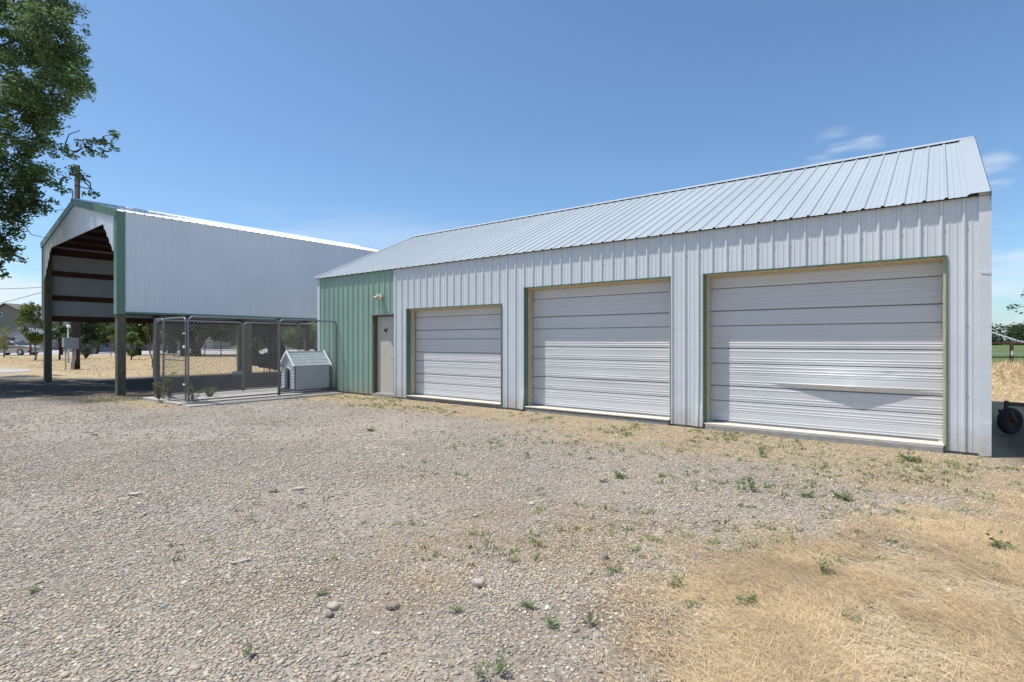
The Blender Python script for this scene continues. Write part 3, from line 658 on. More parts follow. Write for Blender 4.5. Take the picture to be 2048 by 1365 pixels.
for j in range(44):
    yy = Y0 + .1 + j * PER
    if yy < Y1 - .1: lin.box((X0 + .006, yy - .010, ZB + .04), (X0 + .012, yy + .010, ZT - .03))
part(lin, 'shade_lining', M['inner_shade'], s)  # sheet added inside the wall, its grey stands in for shade under the roof
lin = MB(); lin.box((X1 - .008, Y0 + .03, ZB + .04), (X1 - .002, Y1 - .03, ZT - .03)); part(lin, 'shade_lining', M['inner_shade'], s)
# roof
ss = Vector((XM - X1, 0, ZA - ZT)); Lr = ss.length; ss.normalize(); sn = Vector((-ss.z * -1, 0, -ss.x * 1)) ; sn = Vector((ss.z, 0, -ss.x))
mb = MB(); sheet(mb, (X1 + .05, 0, ZT + .00), (0, 1, 0), ss, sn, Y0 - .03, Y1 + .05, 0, Lr + .05, 0, hr=.024)
ss2 = Vector((-ss.x, 0, ss.z)); sn2 = Vector((-sn.x, 0, sn.z)); sheet(mb, (X0 - .05, 0, ZT + .00), (0, 1, 0), ss2, sn2, Y0 - .03, Y1 + .05, 0, Lr + .05, 0, hr=.024)
rf = part(mb, 'roof', M['shedroof'], s)
mb = MB()
for s_, n_, xb in ((ss, sn, X1 + .05), (ss2, sn2, X0 - .05)):
    p = Vector((xb, 0, ZT)) + s_ * (Lr - .1) + n_ * .032; q = Vector((XM, 0, ZA + .085))
    mb.add([p + Vector((0, Y0 - .08, 0)), p + Vector((0, Y1 + .1, 0)), q + Vector((0, Y1 + .1, 0)), q + Vector((0, Y0 - .08, 0))], [(0, 1, 2, 3)])
part(mb, 'ridge_cap', M['shedroof'], rf)
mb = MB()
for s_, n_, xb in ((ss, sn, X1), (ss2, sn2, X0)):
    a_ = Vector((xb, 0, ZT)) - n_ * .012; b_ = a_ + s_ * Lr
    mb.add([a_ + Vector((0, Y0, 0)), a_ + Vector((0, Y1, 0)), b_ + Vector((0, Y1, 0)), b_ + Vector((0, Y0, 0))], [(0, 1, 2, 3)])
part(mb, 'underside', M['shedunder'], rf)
# underside above has the shed's inner shade in its colour; now purlins and rafters
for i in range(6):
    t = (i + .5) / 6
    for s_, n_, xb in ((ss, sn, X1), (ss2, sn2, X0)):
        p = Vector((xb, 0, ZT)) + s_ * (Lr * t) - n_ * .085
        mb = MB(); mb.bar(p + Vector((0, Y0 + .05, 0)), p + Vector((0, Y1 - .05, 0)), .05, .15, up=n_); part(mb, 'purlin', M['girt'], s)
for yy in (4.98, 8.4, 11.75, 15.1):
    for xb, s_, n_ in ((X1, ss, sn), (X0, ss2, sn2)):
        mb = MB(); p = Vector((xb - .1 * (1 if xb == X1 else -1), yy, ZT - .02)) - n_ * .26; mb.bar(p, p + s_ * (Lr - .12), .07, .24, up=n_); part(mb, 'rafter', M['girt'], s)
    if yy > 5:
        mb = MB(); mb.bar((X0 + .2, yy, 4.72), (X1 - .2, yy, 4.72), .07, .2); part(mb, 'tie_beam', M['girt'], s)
for xw, sg in ((X0, 1), (X1, -1)):
    for zz, hh in ((4.68, .24), (3.90, .19), (3.02, .19), (2.27, .20)):
        mb = MB(); xo = xw + sg * .03; mb.box((min(xo, xo + sg * .05), Y0 + .05, zz - hh / 2), (max(xo, xo + sg * .05), Y1 - .05, zz + hh / 2)); part(mb, 'girt', M['girt'], s)
for xx in (X0 + .20, X1 - .12):
    for yy in (4.98, 8.4, 11.75, 15.08):
        mb = MB(); w_ = .10; xc = xx + (.0 if xx < -20 else .01)
        mb.box((xc - w_, yy - w_, -.3), (xc + w_, yy + w_, ZT - .1)); part(mb, 'post', M['post'], s, bevel=.012)
# trims
mb = MB(); mb.box((X1 - .20, Y0 - .03, ZB - .02), (X1 + .026, Y0 - .024, ZT + .02)); mb.box((X1 + .020, Y0 - .024, ZB - .02), (X1 + .026, Y0 + .17, ZT + .0)); part(mb, 'corner_trim', M['greentrim'], s)
mb = MB(); mb.box((X0 - .026, Y0 - .03, ZB - .02), (X0 + .08, Y0 - .024, ZT + .02)); mb.box((X0 - .026, Y0 - .024, ZB - .02), (X0 - .02, Y0 + .1, ZT)); part(mb, 'corner_trim', M['greentrim'], s)
mb = MB(); mb.box((X1 + .006, Y0 + .17, ZB), (X1 + .028, Y1, ZB + .05)); part(mb, 'base_trim', M['greentrim'], s)
for s_, n_, xb in ((ss, sn, X1 + .05), (ss2, sn2, X0 - .05)):
    mb = MB(); p = Vector((xb, Y0 - .045, ZT - .06)); q = p + s_ * (Lr + .05); mb.bar(p, q, .02, .20, up=n_)
    mb.bar(p + n_ * .105 + Vector((0, .04, 0)), q + n_ * .105 + Vector((0, .04, 0)), .10, .006, up=n_); part(mb, 'rake_trim', M['greentrim'], s)

# ------------------------------------------------------------------ kennel
KX0, KX1, KY0, KY1 = -15.45, -13.50, 5.18, 9.06
mb = MB(); mb.box((-15.75, 4.98, -.2), (-13.46, 9.09, .045)); pad = mb.build('concrete_pad', M['pad'], bevel=.01); tag(pad, kind='structure')
mb = MB(); mb.box((-13.44, 5.0, -.2), (-12.98, 7.6, .022)); mb.box((-13.44, 7.64, -.2), (-13.05, 9.0, .018)); pad = mb.build('concrete_apron', M['concrete'], bevel=.015); tag(pad, kind='structure')
kn = thing('dog_kennel', 'galvanised chain-link dog run standing on a concrete pad', 'dog kennel', (-14.5, 7.1, .045))
def kpanel(name, p, q, z0, z1, r=.021, link=True, rail=None, cr=.12):
    p, q = Vector((*p, 0)), Vector((*q, 0)); d = (q - p).normalized(); L_ = (q - p).length
    pts = []
    def cor(cu, cz, a0):
        for k_ in range(5): t = a0 + k_ * math.pi / 8; pts.append(p + d * (cu + cr * math.cos(t)) + Vector((0, 0, cz + cr * math.sin(t))))
    pts.append(p + Vector((0, 0, z0)));
    pts2 = [p + d * 0 + Vector((0, 0, z0 + .01))]
    for k_ in range(6): t = math.pi - k_ * math.pi / 10; pts2.append(p + d * (cr + cr * math.cos(t)) + Vector((0, 0, z1 - cr + cr * math.sin(t))))
    for k_ in range(6): t = math.pi / 2 - k_ * math.pi / 10; pts2.append(p + d * (L_ - cr + cr * math.cos(t)) + Vector((0, 0, z1 - cr + cr * math.sin(t))))
    pts2.append(q + Vector((0, 0, z0 + .01)))
    mb = MB(); mb.tube(pts2, r, 8); mb.tube([p + Vector((0, 0, z0 + .05)), q + Vector((0, 0, z0 + .05))], r * .9, 8)
    if rail: mb.tube([p + Vector((0, 0, rail)), q + Vector((0, 0, rail))], r * .8, 8)
    o = part(mb, name, M['galv'], kn, smooth=True)
    if link:
        mb = MB(); st = .092; zz0, zz1 = z0 + .06, z1 - .03; H_ = zz1 - zz0; nrm = d.cross(Vector((0, 0, 1)))
        k_ = -int(H_ / st) - 1
        while k_ * st < L_:
            u0 = k_ * st
            for sgn in (1, -1):
                # u from u0 (bottom) to u0+H (top) or mirrored
                ua, ub = u0, u0 + H_; ta = max(0, -ua / H_); tb = min(1, (L_ - ua) / H_)
                if tb > ta + .01:
                    A_ = (ua + ta * H_, ta); B_ = (ua + tb * H_, tb)
                    if sgn < 0: A_ = (L_ - A_[0], A_[1]); B_ = (L_ - B_[0], B_[1])
                    mb.tube([p + d * A_[0] + Vector((0, 0, zz0 + A_[1] * H_)) + nrm * .003 * sgn, p + d * B_[0] + Vector((0, 0, zz0 + B_[1] * H_)) + nrm * .003 * sgn], .0026, 3, cap=False)
            k_ += 1
        part(mb, 'chain_link', M['wire'], o)
    return o
z0 = .045
kpanel('panel', (KX1, KY0), (KX1, 7.34), z0, 2.02)
kpanel('panel', (KX1, 7.37), (KX1, KY1), z0, 2.02)
kpanel('panel', (KX0, KY0), (KX0, 7.34), z0, 1.98)
kpanel('panel', (KX0, 7.37), (KX0, KY1), z0, 1.98)
kpanel('panel', (KX0, KY0 - .02), (-14.90, KY0 - .02), z0, 2.0, cr=.08)
gt = kpanel('gate', (-14.86, KY0 - .03), (-13.56, KY0 - .03), z0 + .02, 2.0, rail=1.02)
for nm_, za_, zb2 in (('latch', 1.30, 1.36), ('hinge', 1.62, 1.65), ('hinge', .45, .48)):
    mb = MB(); mb.box((-13.60, KY0 - .08, za_), (-13.52, KY0 - .05, zb2)); part(mb, nm_, M['dhtrim'], gt)
kpanel('panel', (KX0, KY1 + .0), (XL - .05, KY1 + .0), z0, 1.98, cr=.08)

# ------------------------------------------------------------------ dog house (local coordinates: x across the front, y depth)
dh = thing('dog_house', 'pale grey plastic dog house with shingled roof inside the kennel', 'dog house', (-14.22, 8.22, .045), R(0))
W_, D_, H1, H2 = .88, 1.0, .76, 1.10
dh.location = (-14.17, 7.98, .045); dh.rotation_euler = (0, 0, R(-5))
def dpart(mb, name, m, p=None, **k): return mb.build(name, m, p or dh, **k)
mb = MB(); h_ = W_ / 2 - .03
# shell: two sides, back; front with an arched hole
aw, ah = .155, .52
arch = [(-aw, .10)] + [(-aw, ah)] + [(-aw * math.cos(t), ah + aw * 1.0 * math.sin(t)) for t in [math.pi * i / 10 for i in range(1, 10)]] + [(aw, ah), (aw, .10)]
outer = [(-h_, .08), (-h_, H1), (0, H2), (h_, H1), (h_, .08)]
def front(y_, n_):
    vs = [(x_, y_, z_) for x_, z_ in [(-h_, .08), (-h_, H1), (0, H2), (h_, H1), (h_, .08)] + arch]; mb.v += []
    A = 5; fs = []
    left = [0, A + 0, A + 1, 1]; fs.append(tuple(left))
    m_ = len(arch); mid = (m_) // 2
    for i in range(1, mid): fs.append((1, A + i, A + i + 1)) if i < mid // 1 else None
    fs.append((1, A + mid, 2))
    fs.append((2, A + mid, 3))
    for i in range(mid, m_ - 2): fs.append((3, A + i, A + i + 1))
    fs.append((3, A + m_ - 2, A + m_ - 1, 4))
    mb.add(vs, fs)
front(0, 1); front(.03, 1)
for i in range(len(arch) - 1):
    (xa, za), (xb, zb_) = arch[i], arch[i + 1]; mb.add([(xa, -.012, za), (xb, -.012, zb_), (xb, .05, zb_), (xa, .05, za)], [(0, 1, 2, 3)])
mb.box((-h_ - .001, .031, .08), (-h_ + .025, D_, H1)); mb.box((h_ - .025, .031, .08), (h_ + .001, D_, H1))
mb.prism([(-h_ + .026, .08), (-h_ + .026, H1), (0, H2), (h_ - .026, H1), (h_ - .026, .08)], (0, D_ - .03, 0), (1, 0, 0), (0, 0, 1), (0, .03, 0))
# clapboards on the front
for i in range(8):
    z_ = .12 + i * .085
    for sg in (-1, 1):
        xa, xb = (aw + .035, h_ - .01)
        mb.add([(sg * xa, -.002, z_ + .075), (sg * xb, -.002, z_ + .075), (sg * xb, -.014, z_), (sg * xa, -.014, z_), (sg * xa, -.001, z_ - .001), (sg * xb, -.001, z_ - .001)], [(0, 1, 2, 3), (3, 2, 5, 4)])
mb.tube([(x_ * 1.12, -.012, z_ + (.01 if z_ > .2 else 0)) for x_, z_ in arch], .014, 6)
dpart(mb, 'wall', M['dh'])
mb = MB()
for sg in (-1, 1):
    e = Vector((sg * (h_ + .025), 0, H1 - .028)); r_ = Vector((0, 0, H2 + .012)); d_ = (r_ - e); L_ = d_.length; d_.normalize(); n_ = Vector((sg * d_.z, 0, abs(d_.x)))
    rows = 5
    for k_ in range(rows):
        a_ = e + d_ * (L_ * k_ / rows); b_ = e + d_ * (L_ * (k_ + 1) / rows + .01); cells = 7
        for c_ in range(cells):
            off = (.5 if k_ % 2 else 0); y0 = -.04 + (D_ + .08) * max(0, (c_ - off)) / (cells - .0); y1 = -.04 + (D_ + .08) * min(cells, c_ + 1 - off) / cells
            y0 += .006; y1 -= .006
            mb.add([a_ + n_ * .010 + Vector((0, y0, 0)), a_ + n_ * .010 + Vector((0, y1, 0)), b_ + n_ * .004 + Vector((0, y1, 0)), b_ + n_ * .004 + Vector((0, y0, 0)),
                    a_ + n_ * .0 + Vector((0, y0, 0)), a_ + n_ * .0 + Vector((0, y1, 0))], [(0, 1, 2, 3), (0, 4, 5, 1), (0, 3, 4), (1, 5, 2)])
    mb.add([e + Vector((0, -.05, 0)), e + Vector((0, D_ + .05, 0)), r_ + Vector((0, D_ + .05, 0)), r_ + Vector((0, -.05, 0)), e - n_ * .02 + Vector((0, -.05, 0)), e - n_ * .02 + Vector((0, D_ + .05, 0)), r_ - n_ * .02 + Vector((0, D_ + .05, 0)), r_ - n_ * .02 + Vector((0, -.05, 0))],
           [(0, 1, 2, 3), (7, 6, 5, 4), (0, 4, 5, 1), (1, 5, 6, 2), (3, 7, 4, 0)])
rfo = dpart(mb, 'roof', M['dhroof'])
mb = MB()
for yy in (-.052, D_ + .052):
    for sg in (-1, 1): mb.bar((sg * (h_ + .035), yy, H1 - .035), (0, yy, H2 + .03), .025, .05, up=(0, 0, 1))
mb.bar((0, -.06, H2 + .02), (0, D_ + .06, H2 + .02), .05, .02); dpart(mb, 'roof_edge', M['dhtrim'], rfo)
mb = MB(); mb.box((-h_ - .035, -.05, 0), (h_ + .035, D_ + .04, .075)); mb.box((-aw - .02, -.16, 0), (aw + .02, -.051, .06)); dpart(mb, 'base', M['rubber'], bevel=.012)
mb = MB(); mb.box((-h_ + .03, .10, .08), (h_ - .03, .105, H1 - .06)); mb.box((-h_ + .03, .032, .076), (h_ - .03, .10, .082)); dpart(mb, 'inside_shade', M['black'])  # black sheet standing in for the shade behind the dog house opening
mb = MB(); mb.box((-.34, -.022, .70), (-.24, -.012, .725)); dpart(mb, 'vent', M['black'])

# ------------------------------------------------------------------ black tarp hung inside the shed
def tarp():
    t = []; U_ = Vector((0.786, .618, 0)); O_ = PD(497, 655, 20.5)   # left top corner behind the second post
    O_.z = 0
    mx_ = 20.5 / FPX
    # outline columns in metres along U; top and bottom heights
    vs, fs = [], []; nU, nV = 46, 30
    Wt = (576 - 496) * mx_
    def zb(u):
        px_ = 496 + u / mx_; py = np.interp(px_, [496, 512, 525, 540, 556, 566, 576], [733, 733, 737, 740, 742, 728, 722]); return CAMH - (py - CY) * mx_
    def ztp(u):
        px_ = 496 + u / mx_; py = np.interp(px_, [496, 550, 555, 562, 568, 574, 576], [645, 645, 668, 684, 700, 713, 716]); return CAMH - (py - CY) * mx_
    mb = MB()
    for lay in (0, .02):
        idx = len(vs)
        for i in range(nU + 1):
            u = Wt * i / nU; a_, b_ = zb(u), ztp(u)
            for j in range(nV + 1):
                z_ = a_ + (b_ - a_) * j / nV; off = .10 * math.sin(u * 9 + z_ * 2) + .05 * math.sin(u * 23)
                vs.append(O_ + U_ * u + Vector((-.618, .786, 0)) * (off + lay) + Vector((0, 0, z_)))
        for i in range(nU):
            for j in range(nV):
                u = Wt * (i + .5) / nU; px_ = 496 + u / mx_; a_, b_ = zb(u), ztp(u); z_ = a_ + (b_ - a_) * (j + .5) / nV; py = CY - (z_ - CAMH) / mx_
                if 502 < px_ < 533:      # V-shaped gap
                    tp = np.interp(px_, [502, 510, 515, 522, 533], [690, 676, 671, 680, 704]); bt = np.interp(px_, [502, 512, 522, 530, 533], [690, 700, 709, 706, 704])
                    if tp < py < bt: continue
                k_ = idx + i * (nV + 1) + j; fs.append((k_, k_ + nV + 1, k_ + nV + 2, k_ + 1))
    mb.add(vs, fs)
    for px_, y0, y1, r_ in ((527, 738, 749, .02), (533, 741, 748, .015), (538.5, 741, 750, .03), (547, 741, 746, .012)):
        u = (px_ - 496) * mx_; p = O_ + U_ * u; mb.tube([p + Vector((0, 0, CAMH - (y0 - 4 - CY) * mx_)), p + Vector((0, 0, CAMH - (y1 - CY) * mx_))], [r_, r_ * .6], 5)
    o = mb.build('tarp', M['tarp'], smooth=True); tag(o, 'black tarp hanging in ragged folds behind the kennel', 'tarp')
tarp()

# ------------------------------------------------------------------ trees
def leaves(name, C, Rr, n, size, m, parent, seed=0, flat=.8, drop=.0, asp=.5, tintv=(.55, 1.35), fine=1.0):
    """leaf-sized faces spread through clumps; C (k,3) centres, Rr (k,) radii"""
    r = np.random.default_rng(seed); C = np.asarray(C, float); Rr = np.asarray(Rr, float)
    wgt = Rr ** 2.2; wgt /= wgt.sum(); ci = r.choice(len(C), n, p=wgt)
    dv = r.normal(size=(n, 3)); dv /= np.linalg.norm(dv, axis=1)[:, None]
    rad = Rr[ci] * (r.random(n) ** .45) * (1 + .25 * r.normal(size=n) * .5)
    P = C[ci] + dv * rad[:, None] * np.array([1, 1, flat])
    P[:, 2] -= drop * rad
    # small twig-level clusters
    a = r.normal(size=(n, 3)); a /= np.linalg.norm(a, axis=1)[:, None]; a[:, 2] *= .6
    b = np.cross(a, r.normal(size=(n, 3))); b /= np.linalg.norm(b, axis=1)[:, None]
    L_ = size * (.6 + .8 * r.random(n)); A_ = a * L_[:, None]; B_ = b * (L_ * asp)[:, None]
    V = np.stack([P - A_ * .5, P + B_ * .5, P + A_ * .5, P - B_ * .5], 1).reshape(-1, 3)
    F = np.arange(n)[:, None] * 4 + np.array([[0, 1, 2, 3]])
    cl = .8 + .4 * r.random(len(C)); t = (tintv[0] + (tintv[1] - tintv[0]) * r.random((n, 1))) * cl[ci][:, None] * (1 + .16 * (r.random((n, 3)) - .5))
    return npmesh(name, V, F, m, parent, tint=t)
def wob(p, q, n, amp, seed):
    r = random.Random(seed); p, q = Vector(p), Vector(q); out_ = []
    for i in range(n + 1):
        t = i / n; v = p.lerp(q, t)
        if 0 < i < n: v += Vector((r.uniform(-1, 1), r.uniform(-1, 1), r.uniform(-.5, .5))) * amp
        out_.append(v)
    return out_
def tree(name, label, base, H, cw, trunk_r, m='leaf', n=2500, size=.16, low=.35, seed=1, bark='bark', stems=1, clumps=16, lean=(0, 0), group=None, cat='tree', sparse=1.0, shape=1.0):
    base = Vector(base); root = thing(name, label, cat, base, 0, group); r = random.Random(seed)
    mb = MB(); tips = []
    for s_ in range(stems):
        off = Vector((r.uniform(-1, 1), r.uniform(-1, 1), 0)) * (cw * .18 if stems > 1 else 0)
        top = Vector((lean[0], lean[1], H * (low + (1 - low) * .75))) + off
        pts = wob((0, 0, -.1), top, 6, trunk_r * .8 + .015 * H, seed * 7 + s_); mb.tube(pts, [trunk_r * (1.25 - 1.05 * i / 6) for i in range(7)], 8)
        tips.append(pts)
    C, Rr = [], []
    for i in range(clumps):
        t = r.random(); z = H * (low + (1 - low) * (.08 + .84 * t)); prof = math.sin(math.pi * (.12 + .80 * t) ** shape)
        a = r.uniform(0, 6.283); rr = cw * .5 * prof * r.random() ** .5; f = (z / H)
        c = Vector((lean[0] * f + rr * math.cos(a), lean[1] * f + rr * math.sin(a), z)); C.append(c); Rr.append(cw * r.uniform(.11, .24))
        pts = tips[i % stems]; st = pts[r.randint(2, 5)]
        if st.z > c.z: st = pts[2]
        mb.tube(wob(st, c, 3, .04 * cw, seed * 31 + i), [trunk_r * .34, trunk_r * .24, trunk_r * .15, trunk_r * .06], 5)
    mb.build('trunk', M[bark], root, smooth=True)
    leaves('crown', C, Rr, int(n * sparse), size, M[m], root, seed)
    return root

# the big tree at the left edge of the drive
def bigtree():
    D0 = 17.0
    base = PD(-330, 700, D0 + 1.0); base.z = 0
    root = thing('ash_tree', 'huge leafy ash tree whose boughs reach in from the left edge', 'tree', base)
    B = base
    cl = [(-20, 40, 16.5, 1.3), (60, 20, 17, 1.0), (95, 60, 16, .8), (120, 95, 16.5, .7), (150, 110, 16.5, .40), (172, 60, 17, .22), (60, 110, 17.3, 1.0), (130, 140, 16.6, .6), (165, 180, 16.5, .38), (150, 165, 16.3, .5),
          (0, 150, 17, 1.4), (100, 190, 16.5, .7), (50, 220, 16.8, .9), (10, 270, 16.5, 1.0), (70, 280, 16.8, .6), (40, 330, 16.5, .8), (0, 370, 16.5, .9), (70, 360, 16.6, .5), (60, 400, 16.6, .45), (20, 420, 16.7, .5),
          (118, 300, 16.4, .34), (148, 305, 16.2, .30), (170, 295, 16.2, .30), (196, 285, 16.2, .32), (222, 272, 16.2, .26), (228, 295, 16.2, .20), (205, 308, 16.2, .20), (100, 270, 16.6, .3),
          (140, 350, 16.4, .34), (120, 370, 16.4, .36), (165, 352, 16.3, .22), (108, 405, 16.5, .2), (85, 425, 16.5, .18), (178, 388, 16.2, .20), (190, 392, 16.2, .13),
          (0, 480, 16.4, .45), (10, 500, 16.4, .40), (25, 520, 16.4, .32), (0, 540, 16.4, .3), (20, 462, 16.4, .2), (-60, 300, 17, 2.0), (-60, 100, 17.4, 2.0), (-60, 470, 17, 1.2), (120, 30, 16.8, .45), (105, -10, 17, .8), (-150, 200, 18, 2.4), (-150, -100, 18, 2.6), (-30, -120, 17, 2.2), (60, -160, 17.5, 1.6), (-250, 50, 18.5, 2.5), (-350, -150, 19, 3), (-220, 320, 18, 2.2),
          (95, 130, 17.2, .6), (90, 240, 17, .5), (28, 180, 16, .7)]
    cl += [(-90, 330, 15, 1.5), (-160, 250, 15.3, 1.7), (-110, 430, 14.7, 1.0), (-210, 430, 15, 1.4), (-260, 120, 15.5, 1.8), (-330, 300, 15.5, 1.8), (-120, 480, 14.2, .7), (-400, 0, 16, 2)]
    # far half of the crown, unseen from here but shading the ground
    for k_ in range(26):
        a = k_ * 2.4; rr = 2 + 4.2 * ((k_ * 7 % 26) / 26) ** .5; c_ = B + Vector((math.cos(a) * rr, math.sin(a) * rr, 5.5 + 8 * ((k_ * 11 % 26) / 26)))
        q = (cth * c_.x + sth * c_.y) / max(.1, -sth * c_.x + cth * c_.y)
        if q * FPX + 1024 < -120: cl.append((q * FPX + 1024, CY - (c_.z - CAMH) * FPX / (-sth * c_.x + cth * c_.y), (-sth * c_.x + cth * c_.y), 1.7))
    C, Rr = [], []
    for a, b_, d, rad in cl: C.append(PD(a, b_, d) - B); Rr.append(rad)
    # break large clumps into sub-clumps for an uneven, clumpy outline
    r = random.Random(4); C2, R2 = [], []
    for c_, q in zip(C, Rr):
        if q > .42:
            for _ in range(int(9 + q * 16)):
                v = Vector((r.gauss(0, 1), r.gauss(0, 1), r.gauss(0, 1))).normalized() * q * r.random() ** .4 * .95
                C2.append(c_ + v); R2.append(r.uniform(.16, .34))
        else:
            for _ in range(5):
                v = Vector((r.gauss(0, 1), r.gauss(0, 1), r.gauss(0, 1))).normalized() * q * .6
                C2.append(c_ + v); R2.append(q * r.uniform(.35, .6))
    leaves('crown', C2, R2, 170000, .100, M['leaf'], root, 3, asp=.55, tintv=(.5, 1.5))
    mb = MB(); top = Vector((.4, 0, 11))
    trunk = wob((0, 0, -.2), top, 8, .25, 5); mb.tube(trunk, [.52, .45, .40, .36, .32, .27, .2, .14, .07], 12)
    for i, (c_, q) in enumerate(zip(C, Rr)):
        st = min(trunk[2:], key=lambda p_: abs(p_.z - (c_.z - .3 * (c_ - p_).length * .6)))
        if c_.length > 30: continue
        if q < .75:
            me_ = cl[i]; cand = [C[k2] for k2 in range(len(C)) if k2 != i and Rr[k2] >= q * .9 and cl[k2][0] < me_[0] - 12 and abs(cl[k2][1] - me_[1]) < 60] or [trunk[4]]; st = min(cand, key=lambda p_: (p_ - c_).length); mb.tube(wob(st, c_, 5, .08, 100 + i), [.035, .03, .022, .016, .01, .005], 6); continue
        pts = wob(st, c_, 5, .22, 100 + i); mb.tube(pts, [.13, .10, .07, .045, .03, .012] if q > .5 else [.06, .05, .04, .03, .018, .006], 6)
    # bare twigs below the foliage
    for chain in ([(45, 395), (80, 410), (110, 422), (130, 420)], [(30, 430), (45, 445), (62, 470), (95, 478)], [(40, 440), (50, 455), (60, 455)], [(150, 372), (172, 378), (188, 380)], [(130, 290), (138, 270), (160, 262)]):
        pts = [PD(a, b_, 16.4) - B for a, b_ in chain]; mb.tube(pts, [.018 - .004 * i for i in range(len(pts))], 5)
    mb.build('trunk', M['bark'], root, smooth=True)
bigtree()

tree('slender_tree', 'thin yellowish tree with bare stems before the silver car', G(8, 716), 3.0, 1.9, .025, 'leafy', 900, .13, .2, 21, 'palebark', stems=4, clumps=12)
tree('young_tree', 'young green tree on a thin stem right of the silver car', G(70, 722), 4.25, 2.5, .05, 'leaf2', 3800, .17, .30, 22, 'palebark', clumps=22)
tree('bushy_tree', 'bushy dark green tree just right of the left shed post', G(119, 721), 2.8, 1.7, .06, 'leaf', 4600, .16, .22, 23, clumps=14)
tree('maple_tree', 'dense broad green tree behind the electrical pole', G(196, 706), 6.2, 6.0, .12, 'leaf2', 13000, .25, .12, 24, clumps=24)
tree('tall_tree', 'mid green tree standing between the pole and the white post', G(172, 709), 5.0, 3.4, .1, 'leaf3', 7000, .22, .10, 33, clumps=18)
tree('thin_tree', 'thin staked sapling left of the near shed post', G(223, 714), 3.1, 1.5, .03, 'leaf2', 900, .14, .25, 25, 'palebark', clumps=9)
tree('crooked_tree', 'green tree with a bent thick trunk right of the near shed post', G(277, 711), 5.2, 4.8, .24, 'leaf2', 12000, .22, .27, 26, clumps=24, lean=(.9, .5))
tree('round_shrub', 'low rounded shrub at the foot of the near shed post', G(262, 721), 2.1, 1.7, .05, 'leaf', 3400, .14, .1, 27, clumps=10, cat='shrub')
tree('leaning_sapling', 'bare leaning sapling left of the kennel gate', G(305, 736), 3.2, 1.0, .035, 'leaf2', 700, .12, .62, 28, 'palebark', clumps=8, lean=(-.25, -.2))
tree('plum_tree', 'purple-leaved plum tree seen through the kennel gate', G(330, 706), 5.2, 2.8, .12, 'plum', 5600, .24, .16, 29, clumps=14)
tree('upright_tree', 'dark upright trunk seen through the kennel gate mesh', G(344, 708), 7.5, 4.0, .42, 'leaf3', 7800, .28, .26, 30, clumps=18)
tree('shade_tree', 'stout dark trunk at the right edge of the kennel gate', G(369, 713), 8.0, 5.0, .30, 'leaf3', 8200, .28, .28, 31, clumps=18)
# low dark juniper by the electrical pole
jp = G(172, 719); jr = thing('juniper_shrub', 'low dark spiky juniper right of the electrical pole', 'shrub', jp)
mb = MB(); r = random.Random(3)
for i in range(16):
    a = i * 2.4; mb.tube([(0, 0, 0), (math.cos(a) * .35, math.sin(a) * .35, .5 + .3 * r.random()), (math.cos(a) * .75, math.sin(a) * .75, .7 + .6 * r.random())], [.03, .02, .01], 5)
mb.build('stem', M['bark'], jr)
leaves('foliage', [(math.cos(i * 2.4) * .55, math.sin(i * 2.4) * .55, .55 + .25 * (i % 4)) for i in range(14)] + [(0, 0, 1.0)], [.32] * 15, 2600, .15, M['needle'], jr, 41, asp=.16)

# leaning V-shaped old tree
def vtree():
    b = G(392, 713); root = thing('old_tree', 'massive dark tree whose forked trunk leans right behind the kennel', 'tree', b)
    d = depth(b); u = Vector((cth, sth, 0)) * (d / FPX)
    mb = MB(); mb.tube([Vector((0, 0, -.2)), u * 0 + Vector((0, 0, .7)), u * 14 + Vector((0, 0, 1.8)), u * 45 + Vector((0, 0, 3.2)), u * 70 + Vector((0, 0, 5)), u * 80 + Vector((0, 0, 7))], [.62, .42, .36, .30, .22, .1], 10)
    mb.tube([Vector((0, 0, .5)), u * -12 + Vector((0, 0, 2)), u * -20 + Vector((0, 0, 4)), u * -30 + Vector((0, 0, 7))], [.40, .32, .24, .1], 10)
    mb.tube([u * 14 + Vector((0, 0, 1.8)), u * 22 + Vector((0, 0, 4)), u * 12 + Vector((0, 0, 7))], [.26, .2, .1], 8)
    mb.build('trunk', M['bark'], root, smooth=True)
    r = random.Random(9); C = [u * r.uniform(-60, 110) + Vector((-sth, cth, 0)) * r.uniform(-2.5, 2.5) + Vector((0, 0, r.uniform(2.6, 9))) for _ in range(60)] + [u * r.uniform(-45, 110) + Vector((-sth, cth, 0)) * r.uniform(-2, 4) + Vector((0, 0, r.uniform(1.9, 3.2))) for _ in range(26)]
    leaves('crown', C, [r.uniform(.6, 1.2) for _ in C], 32000, .30, M['leaf3'], root, 9)
vtree()
GR = 'trees beyond the cattle fence'
for i, (px_, py, H, cw, m_, lb) in enumerate([
    (415, 697, 9, 7, 'leaf3', 'far dark green tree above the pasture gate, left one'), (452, 698, 8, 7, 'leaf', 'far mid green tree above the pasture gate, right one'),
    (515, 704, 4.6, 5.0, 'leaf2', 'bright green bush showing through the gap in the black tarp'), (585, 696, 8.5, 8, 'leaf3', 'far dark tree above the dog house roof'),
    (612, 700, 5.2, 6, 'leaf', 'far green bush behind the thin rear post'), (635, 697, 8, 6, 'leaf3', 'far dark tree beside the garage corner'), (560, 695, 8, 6, 'leafy', 'far olive tree left of the dog house roof'),
    (238, 697, 7.5, 7, 'leaf', 'far green tree left of the near shed post'), (300, 697, 7, 6, 'leaf2', 'far light green tree left of the kennel')]):
    tree('pasture_tree', lb, G(px_, py), H, cw, .2, m_, 11000, .42, .05, 50 + i, group=GR, clumps=30)
